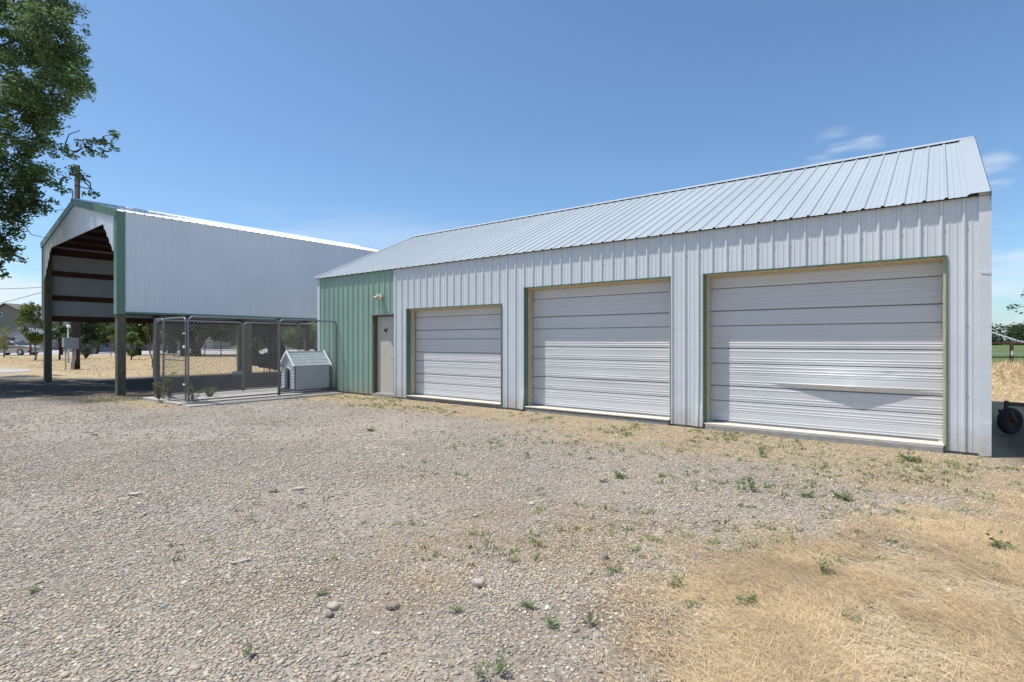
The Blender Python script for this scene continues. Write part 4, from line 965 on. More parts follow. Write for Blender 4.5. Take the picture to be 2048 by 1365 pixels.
tree('cottonwood_tree', 'dark leafy tree poking in at the right edge of the picture', PD(2085, 682.5 + CAMH * FPX / 38, 38), 5.6, 3.6, .12, 'leaf3', 2600, .22, .2, 71, clumps=18)

# far wood on the right, and far wood line on the left horizon
def wood(name, label, q0, q1, d, H, n, m, seed):
    r = np.random.default_rng(seed); C, Rr = [], []
    for i in range(150):
        q = q0 + (q1 - q0) * r.random(); dd = d * (1 + .12 * r.random()); h_ = H * (.7 + .3 * math.sin(i * .7)) * (.8 + .3 * r.random())
        for k_ in range(4): C.append((q * dd * cth - dd * sth, q * dd * sth + dd * cth, h_ * (.15 + .22 * k_))); Rr.append(H * .2)
    o = leaves(name, C, Rr, n, H * .09, m, None, seed); tag(o, label, 'wood', kind='stuff')
wood('far_wood', 'far dark line of trees across the green pasture', .80, 1.25, 190, 9.6, 40000, M['leaf3'], 81)
wood('distant_trees', 'hazy distant trees beyond the road behind the shed', -1.0, -.30, 230, 7.5, 34000, M['leaf'], 82)

# ------------------------------------------------------------------ road on the left
mb = MB(); pts = [(-120, 702, 713), (60, 701.5, 711.5), (200, 700.5, 711), (330, 700, 710.5), (420, 700, 711), (500, 700, 708), (700, 699, 706)]
vs = []
for a, y1_, y0_ in pts:
    for yy in (y0_, y1_):
        p = G(a, yy); p.z = .006; vs.append(p)
mb.add(vs, [(2 * i, 2 * i + 2, 2 * i + 3, 2 * i + 1) for i in range(len(pts) - 1)]); tag(mb.build('road', M['roadmat']), kind='structure')
mb = MB(); vs = [G(-200, 757), G(60, 744), G(60, 740), G(-200, 735)]
for v in vs: v.z = .004
mb.add(vs, [(0, 1, 2, 3)]); tag(mb.build('drive', M['roadmat']), kind='structure')

# ------------------------------------------------------------------ utility pole
ub = G(153.5, 740); ud = depth(ub); k_ = ud / FPX
up = thing('utility_pole', 'tall brown power pole with grey meter box and conduits behind the shed', 'utility pole', ub)
RT = Vector((cth, sth, 0)); FW = Vector((-sth, cth, 0))
mb = MB(); mb.tube([(0, 0, -.3), (0, 0, 3), RT * .03 + Vector((0, 0, 10.5))], [.145, .14, .115], 14); mb.build('pole', M['rust'], up, smooth=True)
def bx(mb, u0, u1, f0, f1, z0, z1):
    vs = [RT * u + FW * f_ + Vector((0, 0, z)) for z in (z0, z1) for u, f_ in ((u0, f0), (u1, f0), (u1, f1), (u0, f1))]
    mb.add(vs, [(0, 3, 2, 1), (4, 5, 6, 7), (0, 1, 5, 4), (1, 2, 6, 5), (2, 3, 7, 6), (3, 0, 4, 7)])
mb = MB(); bx(mb, -.36, .24, -.36, -.15, 1.05, 1.62); mbx = mb.build('meter_box', M['grey'], up, bevel=.01)
mb = MB(); bx(mb, -.52, -.38, -.30, -.12, 1.15, 1.62); mb.build('switch_box', M['lightgrey'], up, bevel=.01)
for i in range(3):
    mb = MB(); mb.tube([RT * (-.02 + .075 * i) + FW * -.24 + Vector((0, 0, 1.05)), RT * (-.03 + .07 * i) + FW * -.22 + Vector((0, 0, .6)), RT * (-.12 + .07 * i) + FW * -.2 + Vector((0, 0, .3)), RT * (-.13 + .07 * i) + FW * -.2 + Vector((0, 0, -.1))], .026, 8); mb.build('conduit', M['pink'], up, smooth=True)
mb = MB(); mb.tube([RT * -.43 + FW * -.2 + Vector((0, 0, 1.15)), RT * -.40 + FW * -.2 + Vector((0, 0, -.1))], .03, 8); mb.build('conduit', M['pink'], up, smooth=True)
mb = MB(); mb.tube([RT * -.17 + FW * -.05 + Vector((0, 0, 1.6)), RT * -.17 + FW * -.05 + Vector((0, 0, 9.2))], .025, 6); mb.build('riser', M['wireblk'], up)
# vent stack
vb = G(137, 727); mb = MB(); 
vt = thing('vent_pipe', 'slim pale pipe with a white mushroom cap left of the power pole', 'pipe', vb)
kd = depth(vb) / FPX
mb.tube([(0, 0, 0), RT * -.03 + Vector((0, 0, CAMH + (683 - 655) * kd))], [.06, .045], 8); mb.build('pipe', M['lightgrey'], vt, smooth=True)
zt_ = CAMH + (683 - 655) * kd; mb = MB(); mb.tube([(0, 0, zt_ - .05), (0, 0, zt_), (0, 0, zt_ + .1), (0, 0, zt_ + .15)], [.08, .13, .11, .03], 12); mb.build('cap', M['dhtrim'], vt, smooth=True)
# second pole further back
sb_ = G(122, 711); mb = MB(); mb.tube([sb_, sb_ + Vector((0, 0, 7.5))], [.19, .15], 10); tag(mb.build('power_pole', M['rust'], smooth=True), 'dark brown pole farther back, beside the left shed post', 'utility pole')
# wires
def wire(p, q, sag, lb, r_=.02):
    p, q = Vector(p), Vector(q); mb = MB(); mb.tube([p.lerp(q, t / 14) - Vector((0, 0, 4 * sag * (t / 14) * (1 - t / 14))) for t in range(15)], r_, 5); tag(mb.build('overhead_wire', M['wireblk']), lb, 'wire', 'overhead wires left of the shed')
pt = ub + Vector((0, 0, 6.2))
wire(PD(-260, 568, 60), PD(84, 576, 40), .35, 'upper overhead wire left of the shed'); wire(PD(84, 576, 40), ub + Vector((0, 0, 4.0)), .1, 'short slack wire running down behind the shed corner')
wire(PD(-260, 650, 60), PD(130, 573, 38), .5, 'overhead wire slanting up towards the shed'); wire(PD(-200, 616, 80), PD(160, 619, 60), .1, 'lowest thin wire over the tan house roof')

# ------------------------------------------------------------------ houses behind
def gable_house(name, label, px_, d, wpx, zeave, zapex, dep, mw, mr_, windows=(), yawoff=0.0):
    b = PD(px_, CY, d); b.z = 0; k_ = d / FPX; h = thing(name, label, 'house', b, YAW + yawoff); W2 = wpx * k_ / 2
    mb = MB(); mb.prism([(-W2, 0), (-W2, zeave), (0, zapex), (W2, zeave), (W2, 0)], (0, 0, 0), (1, 0, 0), (0, 0, 1), (0, dep, 0)); mb.build('wall', mw, h)
    mb = MB()
    for sg in (-1, 1): mb.bar((sg * (W2 + .4), dep / 2, zeave - (zapex - zeave) * .4 / W2 + .12), (0, dep / 2, zapex + .12), dep + .8, .18, up=(0, 0, 1))
    mb.build('roof', mr_, h)
    for (wx, wz, ww, wh) in windows:
        mb = MB(); mb.box((wx - ww / 2, -.06, wz - wh / 2), (wx + ww / 2, -.01, wz + wh / 2)); wo = mb.build('window', M['dhtrim'], h)
        mb = MB(); mb.box((wx - ww / 2 + .08, -.075, wz - wh / 2 + .08), (wx + ww / 2 - .08, -.062, wz + wh / 2 - .08)); mb.build('pane', M['glass'], wo)
    return h
gable_house('house', 'big tan gabled house behind the silver car', 12, 95, 120, 5.3, 7.9, 9, M['house'], M['houseroof'], [(-3.2, 3.2, 1.2, 1.4), (-1.0, 6.1, .8, .8)])
gable_house('shop_building', 'low pale building with a lavender grey metal roof before the tan house', 38, 84, 66, 2.2, 3.3, 7, M['wallwhite'], M['lav'])
gable_house('barn', 'pale grey building behind the power pole', 138, 70, 24, 4.4, 5.2, 8, M['wallwhite'], M['lav'])
gable_house('farmhouse', 'white farmhouse glimpsed behind the trees right of the pole', 226, 78, 46, 2.3, 3.6, 7, M['wallwhite'], M['houseroof'], [(-.9, 1.4, .9, 1.0), (1.0, 1.4, .9, 1.0)])
gable_house('cottage', 'small white cottage glimpsed under the crooked tree', 306, 82, 44, 2.4, 3.4, 6, M['wallwhite'], M['lav'], [(-1.0, 1.3, .9, 1.0), (1.1, 1.3, .9, 1.0)])
gable_house('outbuilding', 'long low grey outbuilding seen beyond the forked tree', 408, 95, 34, 1.7, 2.2, 6, M['wallwhite'], M['lav'])
gable_house('stable', 'long low white stable above the dog house roof', 582, 130, 70, 1.5, 1.9, 6, M['wallwhite'], M['lav'])
# utility cabinet
cb = G(184.5, 709); kc = depth(cb) / FPX; cabn = thing('utility_cabinet', 'squat grey cabinet standing by the fence right of the pole', 'cabinet', cb, YAW)
mb = MB(); mb.box((-6.5 * kc, -.3, 0), (6.5 * kc, .3, 1.15)); mb.build('body', M['lightgrey'], cabn, bevel=.03); mb = MB(); mb.box((-6.8 * kc, -.34, 1.15), (6.8 * kc, .34, 1.2)); mb.build('lid', M['grey'], cabn)

# ------------------------------------------------------------------ vehicles
def car():
    b = G(30, 711.5); d = depth(b); k_ = d / FPX
    c = thing('parked_car', 'silver sedan parked behind the brown fence at the left edge', 'car', b + RT * (-.1), YAW)
    L2 = 2.35
    side = [(-L2, .35), (-L2 - .02, .75), (-L2 + .12, .95), (-1.75, 1.02), (-1.05, 1.36), (-.3, 1.47), (.35, 1.42), (1.15, 1.02), (1.95, .90), (2.28, .74), (2.38, .5), (2.33, .30), (1.85, .26), (-1.9, .26)]
    mb = MB(); n = len(side); ws = [.86, .9, .86]; vs = []
    for yy, sc in ((-.86, 0), (-.90, 1), (.90, 1), (.86, 0)):
        for x_, z_ in side:
            inset = max(0, (z_ - .98)) * .5
            vs.append((x_ * (1 if sc else .985), yy * (1 - inset * .45), z_ if sc else .26 + (z_ - .26) * .99))
    fs = [tuple(range(n)), tuple(range(3 * n, 4 * n))[::-1]]
    for q in range(3):
        for i in range(n): fs.append((q * n + i, q * n + (i + 1) % n, (q + 1) * n + (i + 1) % n, (q + 1) * n + i))
    mb.add(vs, fs); mb.build('body', M['carpaint'], c, bevel=.02)
    for nm, poly in (('side_window', [(-1.55, 1.03), (-1.0, 1.30), (-.42, 1.38), (-.42, 1.03)]), ('side_window', [(-.34, 1.03), (-.34, 1.385), (.30, 1.34), (.95, 1.03)])):
        for yy in (-.885, .865):
            mb = MB(); mb.prism(poly, (0, yy, 0), (1, 0, 0), (0, 0, 1), (0, .02, 0)); mb.build(nm, M['glass'], c)
    mb = MB(); mb.add([(1.18, -.74, 1.03), (1.18, .74, 1.03), (.42, .66, 1.42), (.42, -.66, 1.42), (1.20, -.74, 1.05), (1.20, .74, 1.05), (.44, .66, 1.44), (.44, -.66, 1.44)], [(0, 1, 2, 3), (4, 5, 6, 7), (0, 1, 5, 4), (2, 3, 7, 6), (1, 2, 6, 5), (3, 0, 4, 7)]); mb.build('windscreen', M['glass'], c)
    for x_ in (-1.45, 1.42):
        for yy in (-.90, .72):
            mb = MB(); mb.tube([(x_, yy, .33), (x_, yy + .18, .33)], .33, 22); wo = mb.build('wheel', M['rubber'], c)
            mb = MB(); mb.tube([(x_, yy - .015, .33), (x_, yy + .195, .33)], .21, 14); mb.build('rim', M['lightgrey'], wo)
    mb = MB(); mb.box((2.15, -.875, .62), (2.34, -.60, .76)); mb.box((2.15, .60, .62), (2.34, .875, .76)); mb.build('headlight', M['lens'], c)
    mb = MB(); mb.box((2.2, -.9, .30), (2.40, -.72, .48)); mb.build('fog_light', M['black'], c)
car()
vb_ = G(30, 703); kv = depth(vb_) / FPX
van = thing('parked_pickup', 'dark blue pickup parked before the tan house', 'truck', PD(30, CY, 76) * 1, YAW); van.location.z = 0; kv = 76 / FPX
mb = MB(); mb.prism([(-1.1, .4), (-1.1, 1.5), (-.9, 1.95), (.75, 1.95), (.9, 1.5), (1.0, .4)], (0, -.9, 0), (1, 0, 0), (0, 0, 1), (0, 1.8, 0)); mb.build('body', M['navy'], van, bevel=.03)
mb = MB(); mb.box((-.85, -.93, 1.3), (.65, -.905, 1.75)); mb.build('window', M['glass'], van)
for x_ in (-.7, .65): mb = MB(); mb.tube([(x_, -.92, .38), (x_, -.7, .38)], .38, 16); mb.build('wheel', M['rubber'], van)
tv = thing('box_trailer', 'white box trailer with dark lettering-like mark beside the blue pickup', 'trailer', PD(57, CY, 75), YAW); tv.location.z = 0
tv['label'] = 'white box trailer parked right of the dark blue pickup'
mb = MB(); mb.box((-.95, -1, .75), (.95, 1, 2.15)); mb.build('body', M['wallwhite'], tv, bevel=.03)
mb = MB(); mb.box((-.75, -.8, .4), (.8, .8, .745)); mb.build('chassis', M['navy'], tv)
for x_ in (-.4, .4): mb = MB(); mb.tube([(x_, -.98, .36), (x_, -.82, .36)], .36, 16); mb.build('wheel', M['rubber'], tv)
mb = MB(); mb.prism([(-.3, 1.4), (-.18, 1.52), (0, 1.58), (.18, 1.52), (.3, 1.4), (.1, 1.46), (-.1, 1.46)], (0, -1.02, 0), (1, 0, 0), (0, 0, 1), (0, .015, 0)); mb.build('emblem', M['grey'], tv)
tr = thing('red_tractor', 'small red machine parked between the silver car and the trailer', 'tractor', PD(39, CY, 70), YAW); tr.location.z = 0
mb = MB(); mb.box((-.45, -.3, .5), (.35, .3, 1.05)); mb.box((-.4, -.3, 1.05), (-.1, .3, 1.45)); mb.build('body', M['redlens'], tr, bevel=.05)
for x_ in (-.3, .35): mb = MB(); mb.tube([(x_, -.45, .35), (x_, .45, .35)], .34, 14); mb.build('wheel', M['rubber'], tr)

# ------------------------------------------------------------------ fences
def fence(name, label, pts, hts, pr_=.05, rr=.03, rails=(1.3, .9), m='fence', sq=False, cat='fence'):
    """pts: post ground positions"""
    base = pts[0]; f = thing(name, label, cat, base)
    for p in pts:
        q = p - base; mb = MB()
        mb.tube([q + Vector((0, 0, -.2)), q + Vector((0, 0, hts))], pr_, 8); mb.build('post', M[m], f)
    for rz_ in rails:
        mb = MB(); mb.tube([p - base + Vector((0, 0, rz_)) for p in pts], rr, 6); mb.build('rail', M[m], f)
def along(p, q, n): return [p.lerp(q, i / (n - 1)) for i in range(n)]
fence('rail_fence', 'brown two-rail fence running before the silver car', along(G(-140, 712.5), G(61, 712), 4) + along(G(61, 712), G(131, 711), 3)[1:], 1.45, .09, .045, (1.22, .82))
fence('rail_fence', 'brown two-rail fence between the pole and the near shed post', along(G(131, 710), G(195, 709), 2) + along(G(195, 709), G(300, 708), 4)[1:], 1.42, .10, .05, (1.2, .80))
fence('pipe_fence', 'thin dark pipe fence seen through the kennel, left part', along(G(318, 714), G(475, 716), 6), 1.35, .045, .028, (1.33, 1.02, .62, .22), 'dkpipe')
fence('pipe_fence', 'thin dark pipe fence above the dog house roof', along(G(548, 707), G(660, 707), 5), 1.35, .05, .032, (1.3, .85, .45), 'dkpipe')
wp = G(478, 744); mb = MB(); mb.tube([wp + Vector((0, 0, -.2)), wp + Vector((0, 0, 1.35))], .095, 10); tag(mb.build('wooden_post', M['post'], smooth=True), 'short olive wooden post beside the shed post inside the kennel view', 'post')
tb = G(478, 751); tro = thing('water_trough', 'small white trough beside the second shed post', 'trough', tb, YAW)
mb = MB(); mb.box((-.16, -.15, 0), (.10, .15, .10)); mb.build('stand', M['lightgrey'], tro); mb = MB(); mb.box((-.20, -.2, .10), (.17, .2, .15)); mb.build('tray', M['dhtrim'], tro)
mb = MB(); mb.tube([(.19, 0, 0), (.19, 0, .40)], .018, 6); mb.build('stake', M['dhtrim'], tro)
# right-hand pipe fence
d = 25.5; P0 = PD(2023, CY, d); P0.z = 0
dirf = (RT * 1.0 + FW * .02).normalized()
fence('pipe_rail_fence', 'rust red pipe fence behind the straw heap on the right', [P0 - dirf * 7.2, P0 - dirf * 4.8, P0 - dirf * 2.4, P0, P0 + dirf * 2.4, P0 + dirf * 4.8, P0 + dirf * 7.2], 1.42, .07, .035, (1.36, .70, .08))
mb = MB(); a_, b_ = P0 - dirf * 7.2, P0 + dirf * 7.2; mb.bar(a_ + Vector((0, 0, .88)) - FW * .1, b_ + Vector((0, 0, .88)) - FW * .1, .006, .04); mb.box(tuple(P0 - RT * .03 - FW * .12 + Vector((-.07, -.02, .78))), tuple(P0 - RT * .03 - FW * .12 + Vector((-.01, .02, 1.0)))); tag(mb.build('fence_tape', M['tape']), 'pale electric tape strung along the rust red fence', 'fence tape')

# ------------------------------------------------------------------ sprinkler and its spray far right
sp = PD(1965, 682.5 + CAMH * FPX / 75, 75); spk = thing('sprinkler', 'field sprinkler throwing an arc of water over the green pasture', 'sprinkler', (sp.x, sp.y, 0))
mb = MB(); mb.tube([(0, 0, 0), (0, 0, 1.6), (.25, .15, 1.9)], [.05, .04, .03], 8); mb.build('riser', M['grey'], spk)
rsp = np.random.default_rng(3); n = 2600; t = rsp.random(n) ** .8
pc = np.array([(1968, 660), (1990, 667), (2010, 674), (2030, 680), (2062, 689)], float)
xx = np.interp(t, np.linspace(0, 1, 5), pc[:, 0]); yy = np.interp(t, np.linspace(0, 1, 5), pc[:, 1])
yy = yy + np.abs(rsp.normal(size=n)) * np.where(rsp.random(n) < .75, .8, 4 + 6 * (1 - t)) * (.5 + t * .3)
P = np.array([PD(a, b_, 75) for a, b_ in zip(xx, yy)]) + rsp.normal(size=(n, 3)) * [.05, .3, .02] - np.array([sp.x, sp.y, 0])
a = rsp.normal(size=(n, 3)) * .016; b_ = rsp.normal(size=(n, 3)) * .016
npmesh('spray', np.stack([P - a, P + b_, P + a, P - b_], 1).reshape(-1, 3), np.arange(n)[:, None] * 4 + np.array([[0, 1, 2, 3]]), M['tick'], spk)

# ------------------------------------------------------------------ straw heap behind the garage on the right
hc = PD(2040, CY, 17.2); hc.z = 0
def heap_h(x_, y_):
    u = (x_ - hc.x) * cth + (y_ - hc.y) * sth; v = -(x_ - hc.x) * sth + (y_ - hc.y) * cth
    return np.maximum(0, .62 * np.exp(-((u + .3) / 1.7) ** 4 * .6 - (v / 1.7) ** 2) + .13 * np.exp(-(u / 4.5) ** 2 - (v / 3.2) ** 2) * (.6 + .8 * fnoise(x_, y_, 2.0, 1)) - .02) * (1 + .35 * (fnoise(x_, y_, 2.2, 0) - .5))
n_ = 70; uu = np.linspace(-6, 6, n_); UU, VV = np.meshgrid(uu, uu * .7, indexing='ij'); HX = hc.x + UU * cth - VV * sth; HY = hc.y + UU * sth + VV * cth
HV = np.stack([HX.ravel(), HY.ravel(), heap_h(HX, HY).ravel() - .03], 1); ii = np.arange(n_ * n_).reshape(n_, n_)
HF = np.stack([ii[:-1, :-1].ravel(), ii[1:, :-1].ravel(), ii[1:, 1:].ravel(), ii[:-1, 1:].ravel()], 1)
M['heap'] = mat('straw_heap', (.42, .31, .165), .9, var=.4, vscale=9, bump=.8, bscale=25, bdist=.04)
sh_ = npmesh('straw_heap', HV, HF, M['heap'], smooth=True); tag(sh_, 'loose heap of golden straw in front of the rust red fence', 'straw heap', kind='stuff')
n = 26000; u = RNG.uniform(-5.5, 5.5, n); v = RNG.uniform(-3.8, 3.8, n); x_ = hc.x + u * cth - v * sth; y_ = hc.y + u * sth + v * cth; hz = heap_h(x_, y_)
k = (y_ > 9.5) & (RNG.random(n) < .3 + hz * 1.6)
x_, y_, hz = x_[k], y_[k], hz[k]
blades('loose_straw', x_, y_, .22, .010, 1.2, M['straw'], one * 1.0, 'loose stalks sticking out of the golden straw heap', 'straw', z=hz - .02, bend=.6)

# ------------------------------------------------------------------ implement wheel at the right
wc = PD(2020, 843, 8.45); wt = thing('farm_implement', 'rusty implement frame on a small black tyre in the garage shade', 'farm implement', (wc.x, wc.y, 0))
axd = (FW * .98 + RT * -.20).normalized(); h0 = wc.z
def ring(mb, r0, pts, n=40):
    a = axd.cross(Vector((0, 0, 1))).normalized(); b_ = Vector((0, 0, 1)); vs = []
    for i in range(n):
        t = 2 * math.pi * i / n
        for ro, ax in pts: vs.append(Vector((0, 0, h0)) + (a * math.cos(t) + b_ * math.sin(t)) * ro + axd * ax)
    m_ = len(pts); mb.add(vs, [(i * m_ + j, ((i + 1) % n) * m_ + j, ((i + 1) % n) * m_ + j + 1, i * m_ + j + 1) for i in range(n) for j in range(m_ - 1)])
mb = MB(); ring(mb, 0, [(.115, -.045), (.15, -.062), (.185, -.055), (.203, -.03), (.207, 0), (.203, .03), (.185, .055), (.15, .062), (.115, .045)]); whl = mb.build('wheel', M['rubber'], wt, smooth=True)
mb = MB(); ring(mb, 0, [(.0, -.012), (.05, -.03), (.09, -.012), (.118, -.04), (.118, .04), (.09, .012), (.05, .03), (0, .012)], 24); mb.build('rim', M['rusty'], whl, smooth=True)
mb = MB(); C0 = Vector((0, 0, h0)); sd = axd * -.085
mb.bar(C0 + sd, C0 + sd + Vector((0, 0, .16)) - RT * .07, .012, .05); mb.bar(C0 - sd, C0 - sd + Vector((0, 0, .16)) - RT * .07, .012, .05); mb.bar(C0 + sd + Vector((0, 0, .16)) - RT * .07, C0 - sd + Vector((0, 0, .16)) - RT * .07, .05, .012)
mb.tube([C0 + sd * 1.2, C0 - sd * 1.2], .014, 8); mb.build('fork', M['rusty'], wt)
mb = MB(); tpp = C0 + Vector((0, 0, .165)) - RT * .07; mb.tube([tpp, tpp + Vector((0, 0, .15)) + RT * .02], .028, 10); mb.build('pivot', M['rusty'], wt)
mb = MB(); q0 = tpp + Vector((0, 0, .10)); mb.bar(q0, q0 + RT * 1.6 + FW * .5 + Vector((0, 0, -.12)), .05, .06); mb.bar(q0 + RT * 1.6 + FW * .5, q0 + RT * 2.4 + FW * .2, .05, .06); mb.build('beam', M['rusty'], wt)

# ------------------------------------------------------------------ weeds
def weed_mesh(seed, h=.10, n=26, spread=.07, wid=.012, upright=.5):
    r = np.random.default_rng(seed); V, F, T = [], [], []
    def q4(p0, p1, pn, t):
        k_ = len(V); m_ = (p0 + p1) / 2; V.extend([p0, m_ + pn, p1, m_ - pn]); F.append((k_, k_ + 1, k_ + 2, k_ + 3)); T.append(t * np.array([1, 1, 1]))
    for i in range(n):
        a = r.random() * 6.283; L_ = h * (.4 + .8 * r.random()); e = upright * (.3 + .9 * r.random())
        p0 = np.append(r.normal(size=2) * spread * .15, 0); dv = np.array([math.cos(a) * math.cos(e), math.sin(a) * math.cos(e), math.sin(e)]); side = np.array([-math.sin(a), math.cos(a), 0]); t = .65 + .6 * r.random()
        q4(p0, p0 + dv * L_, side * .0012, t * .8)
        for j in range(6):
            f = .2 + .14 * j + .05 * r.random(); sg = 1 if j % 2 else -1; ll = wid * (1.6 + 1.4 * r.random()); dd_ = (side * sg + dv * .6 + np.array([0, 0, .5 * r.random()])); dd_ /= np.linalg.norm(dd_)
            pn = np.cross(dd_, np.array([0, 0, 1.]) + r.normal(size=3) * .4); pn = pn / np.linalg.norm(pn) * ll * .22; b0 = p0 + dv * L_ * f; q4(b0, b0 + dd_ * ll, pn, t * (.85 + .4 * r.random()))
    return npmesh('weed', np.array(V), np.array(F), M['weed'], tint=np.array(T))
protos = []
for i, (h, n, sp_, wd, up_) in enumerate([(.07, 13, .06, .010, .75), (.06, 15, .10, .009, .35), (.10, 10, .05, .010, 1.25), (.08, 18, .10, .012, .6)]):
    o = weed_mesh(200 + i, h, n, sp_, wd, up_); protos.append(o.data); bpy.data.objects.remove(o)
weeds = [(1055, 918, 2, 1.1, 'upright dark weed in the gravel before the middle door'), (1085, 887, 1, 1.0, 'low weed nearest the middle door step'), (982, 887, 0, .8, 'small weed before the smallest roll-up door'),
    (908, 899, 2, .8, 'thin weed left in the gravel before the smallest door'), (742, 862, 3, 1.1, 'leafy weed in the gravel before the cream door'), (1240, 955, 3, 1.2, 'spiky weed in the gravel before the space between two doors'),
    (1205, 964, 0, .8, 'little tuft left of the spiky weed'), (1327, 954, 0, .8, 'little tuft right of the spiky weed'), (1522, 915, 2, 1.6, 'tall weed clump just before the big door'), (1822, 922, 3, 1.7, 'wide green weed mat near the right end of the big door'),
    (1503, 985, 2, 1.5, 'yellow-green weed tuft left of the grey gravel patch'), (1613, 995, 3, 1.0, 'bright weed in the grey gravel patch'), (1688, 1000, 3, 1.3, 'larger weed in the middle of the grey gravel patch'), (1647, 1150, 2, 1.35, 'tall leafy weed standing alone in the straw'),
    (1678, 1128, 1, .8, 'low weed just right of the tall weed in the straw'), (1700, 1240, 1, 1.0, 'weed low in the straw near the picture foot'), (2003, 1095, 3, 1.4, 'broad weed at the right edge of the straw'), (1972, 1130, 1, 1.1, 'dark weed below the broad one at the right edge'),
    (1180, 1245, 2, 1.1, 'tallest bright weed in the foreground gravel'), (1103, 1250, 0, 1.0, 'round weed left of the tallest foreground weed'), (1055, 1213, 3, .8, 'green tuft above the round foreground weed'), (1000, 1350, 2, 1.3, 'grassy weed at the bottom edge of the gravel'),
    (958, 1362, 2, 1.1, 'grass tuft cut by the bottom edge'), (1353, 1170, 3, 1.0, 'green weed where gravel meets straw'), (1376, 1210, 1, 1.0, 'flat weed just below the gravel and straw border'), (1490, 1207, 3, 1.1, 'round weed in the thin straw'),
    (1230, 1143, 1, 1.1, 'bluish weed next to the dark round stone'), (70, 1183, 0, .7, 'lone tiny weed far left in the gravel'), (643, 1190, 0, .8, 'small bright weed above the pair of stones'), (500, 1315, 2, 1.0, 'grass tuft low in the left gravel'), (915, 1222, 0, .8, 'small weed left of the pale round stone'), (1437, 1065, 1, .7, 'faint weed up in the gravel by the straw')]
for px_, py, ty, sc, lb in weeds:
    p = G(px_, py); o = bpy.data.objects.new('weed', protos[ty]); col.objects.link(o); dd = depth(p)
    o.location = (p.x, p.y, float(gz(p.x, p.y)) + .004); o.scale = (sc * (.45 + .11 * dd),) * 3 if dd < 5 else (sc,) * 3; o.rotation_euler = (0, 0, random.random() * 6.28)
    tag(o, lb, 'weed', 'green weeds in the gravel drive')
# weeds by the kennel gate
for i, (px_, py, H, lb) in enumerate([(338, 806, .75, 'tall rank weeds growing against the kennel gate'), (318, 806, .5, 'yellowing weeds at the left corner of the kennel'), (386, 808, .45, 'leafy weed at the near corner post of the kennel'), (420, 798, .28, 'small weed growing inside the kennel edge')]):
    p = G(px_, py); root = thing('tall_weed', lb, 'weed', p, group='weeds round the kennel'); r = random.Random(60 + i); mb = MB(); C = []
    for k_ in range(7):
        tp = Vector((r.uniform(-.15, .15), r.uniform(-.12, .12), H * r.uniform(.6, 1))); mb.tube([(0, 0, 0), tp * .5 + Vector((.02, 0, 0)), tp], .004, 4)
        C += [tuple(tp * f_) for f_ in (.35, .6, .85, 1)]
    mb.build('stem', M['palebark'], root); leaves('foliage', C, [.06] * len(C), 420, .05, M['leafy'] if i == 1 else M['weed'], root, 300 + i, asp=.35)
# small scattered green growth that cannot be counted
x, y, d = frustum_pts(26000, 3.2, 14.5)
pr = m_strip(x, y) * smooth(.50, .62, fnoise(x, y, 1.3, 3)) * .85 + .07 * smooth(3.0, 6.0, d) * smooth(-8, -1, x) * smooth(.48, .6, fnoise(x, y, .9, 2)) + .30 * (d > 3.6) * (d < 8.5) * smooth(-6.5, -3.5, x) * smooth(.46, .62, fnoise(x, y, 1.5, 1))
k = (RNG.random(len(x)) < pr) & (y < 8.95) & ~((x > -15.8) & (x < -13.3) & (y > 4.9)); x, y = x[k], y[k]
V, F, T = [], [], []
for xx, yy in zip(x, y):
    n = RNG.integers(7, 16); h = .016 + .034 * RNG.random() ** 1.7; tn = .75 + .5 * RNG.random()
    a = RNG.random(n) * 6.283; L_ = h * (.6 + .8 * RNG.random(n)); e = .25 + .9 * RNG.random(n); w_ = .004 + .005 * RNG.random(n)
    z_ = float(gz(xx, yy)); ox = xx + RNG.normal(size=n) * .02; oy = yy + RNG.normal(size=n) * .02
    p0 = np.stack([ox, oy, np.full(n, z_)], 1); dv = np.stack([np.cos(a) * np.cos(e), np.sin(a) * np.cos(e), np.sin(e)], 1) * L_[:, None]; pn = np.stack([-np.sin(a), np.cos(a), 0 * a], 1) * w_[:, None]
    V.append(np.stack([p0, p0 + dv * .55 + pn, p0 + dv, p0 + dv * .55 - pn], 1).reshape(-1, 3)); T.append(np.full((n, 3), tn) * ([1.25, 1.12, .95] if RNG.random() < .5 else [1, 1, 1]) * (1 + .1 * RNG.normal(size=(n, 3))))
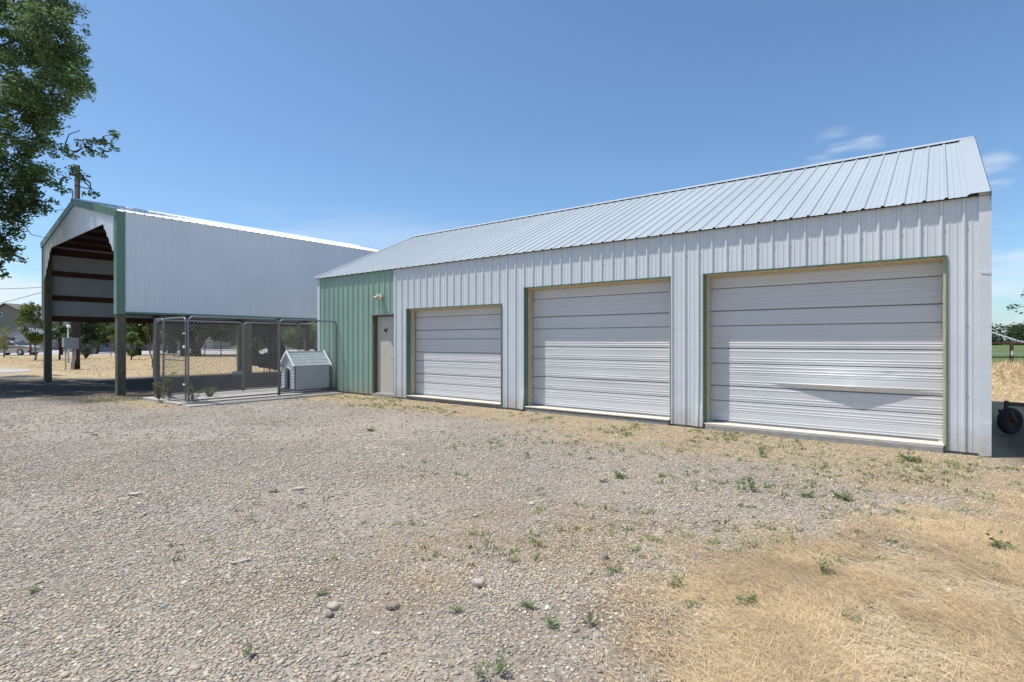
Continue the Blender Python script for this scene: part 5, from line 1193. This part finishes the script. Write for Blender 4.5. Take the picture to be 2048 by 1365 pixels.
V = np.concatenate(V); T = np.concatenate(T)
o = npmesh('low_weeds', V, np.arange(len(V)).reshape(-1, 4), M['weed'], tint=T); tag(o, 'sparse low green weeds sprinkled along the garage front', 'weeds', kind='stuff')

# ------------------------------------------------------------------ single stones
def stone(px_, py, rx, ry, rz_, m, lb, seed):
    p = G(px_, py); r = np.random.default_rng(seed); import bmesh
    bm = bmesh.new(); bmesh.ops.create_icosphere(bm, subdivisions=3, radius=1)
    for v in bm.verts:
        c_ = v.co; f_ = 1 + .10 * math.sin(c_.x * 2.3 + seed) * math.cos(c_.y * 2.9 + seed * 2) + .06 * math.sin(c_.z * 4 + c_.x * 3 + seed); v.co = Vector((c_.x * rx, c_.y * ry, c_.z * rz_)) * f_
    me = bpy.data.meshes.new('stone'); bm.to_mesh(me); bm.free(); me.materials.append(m); me.polygons.foreach_set('use_smooth', [True] * len(me.polygons))
    o = bpy.data.objects.new('stone', me); col.objects.link(o); o.location = (p.x, p.y, rz_ * .45); o.rotation_euler = (0, 0, YAW + r.random() * .6); tag(o, lb, 'stone', 'larger stones in the gravel')
stone(957, 1170, .040, .034, .026, M['rock'], 'pale round flat stone in the middle of the foreground', 1)
stone(667, 1217, .038, .026, .022, M['rock'], 'tan oval stone left in the foreground, upper of a pair', 2)
stone(660, 1232, .020, .018, .016, M['darkrock'], 'small brown stone touching the tan oval stone', 3)
stone(1207, 1118, .036, .03, .026, M['darkrock'], 'brown-grey round stone near the straw border', 4)
stone(1263, 1086, .024, .022, .018, M['rock'], 'small whitish stone right of the brown-grey stone', 5)
stone(598, 980, .07, .035, .020, M['rock'], 'long flat tan stone farther up the gravel', 6)
stone(785, 1216, .04, .028, .02, M['darkrock'], 'dark angular stone low in the centre gravel', 7)
stone(270, 990, .06, .03, .016, M['rock'], 'flat grey stone up in the left gravel', 8)
stone(1315, 1073, .035, .026, .012, M['rock'], 'flat pinkish stone by the straw border', 9)
stone(483, 1125, .055, .02, .012, M['rock'], 'long thin tan stone in the left foreground', 10)
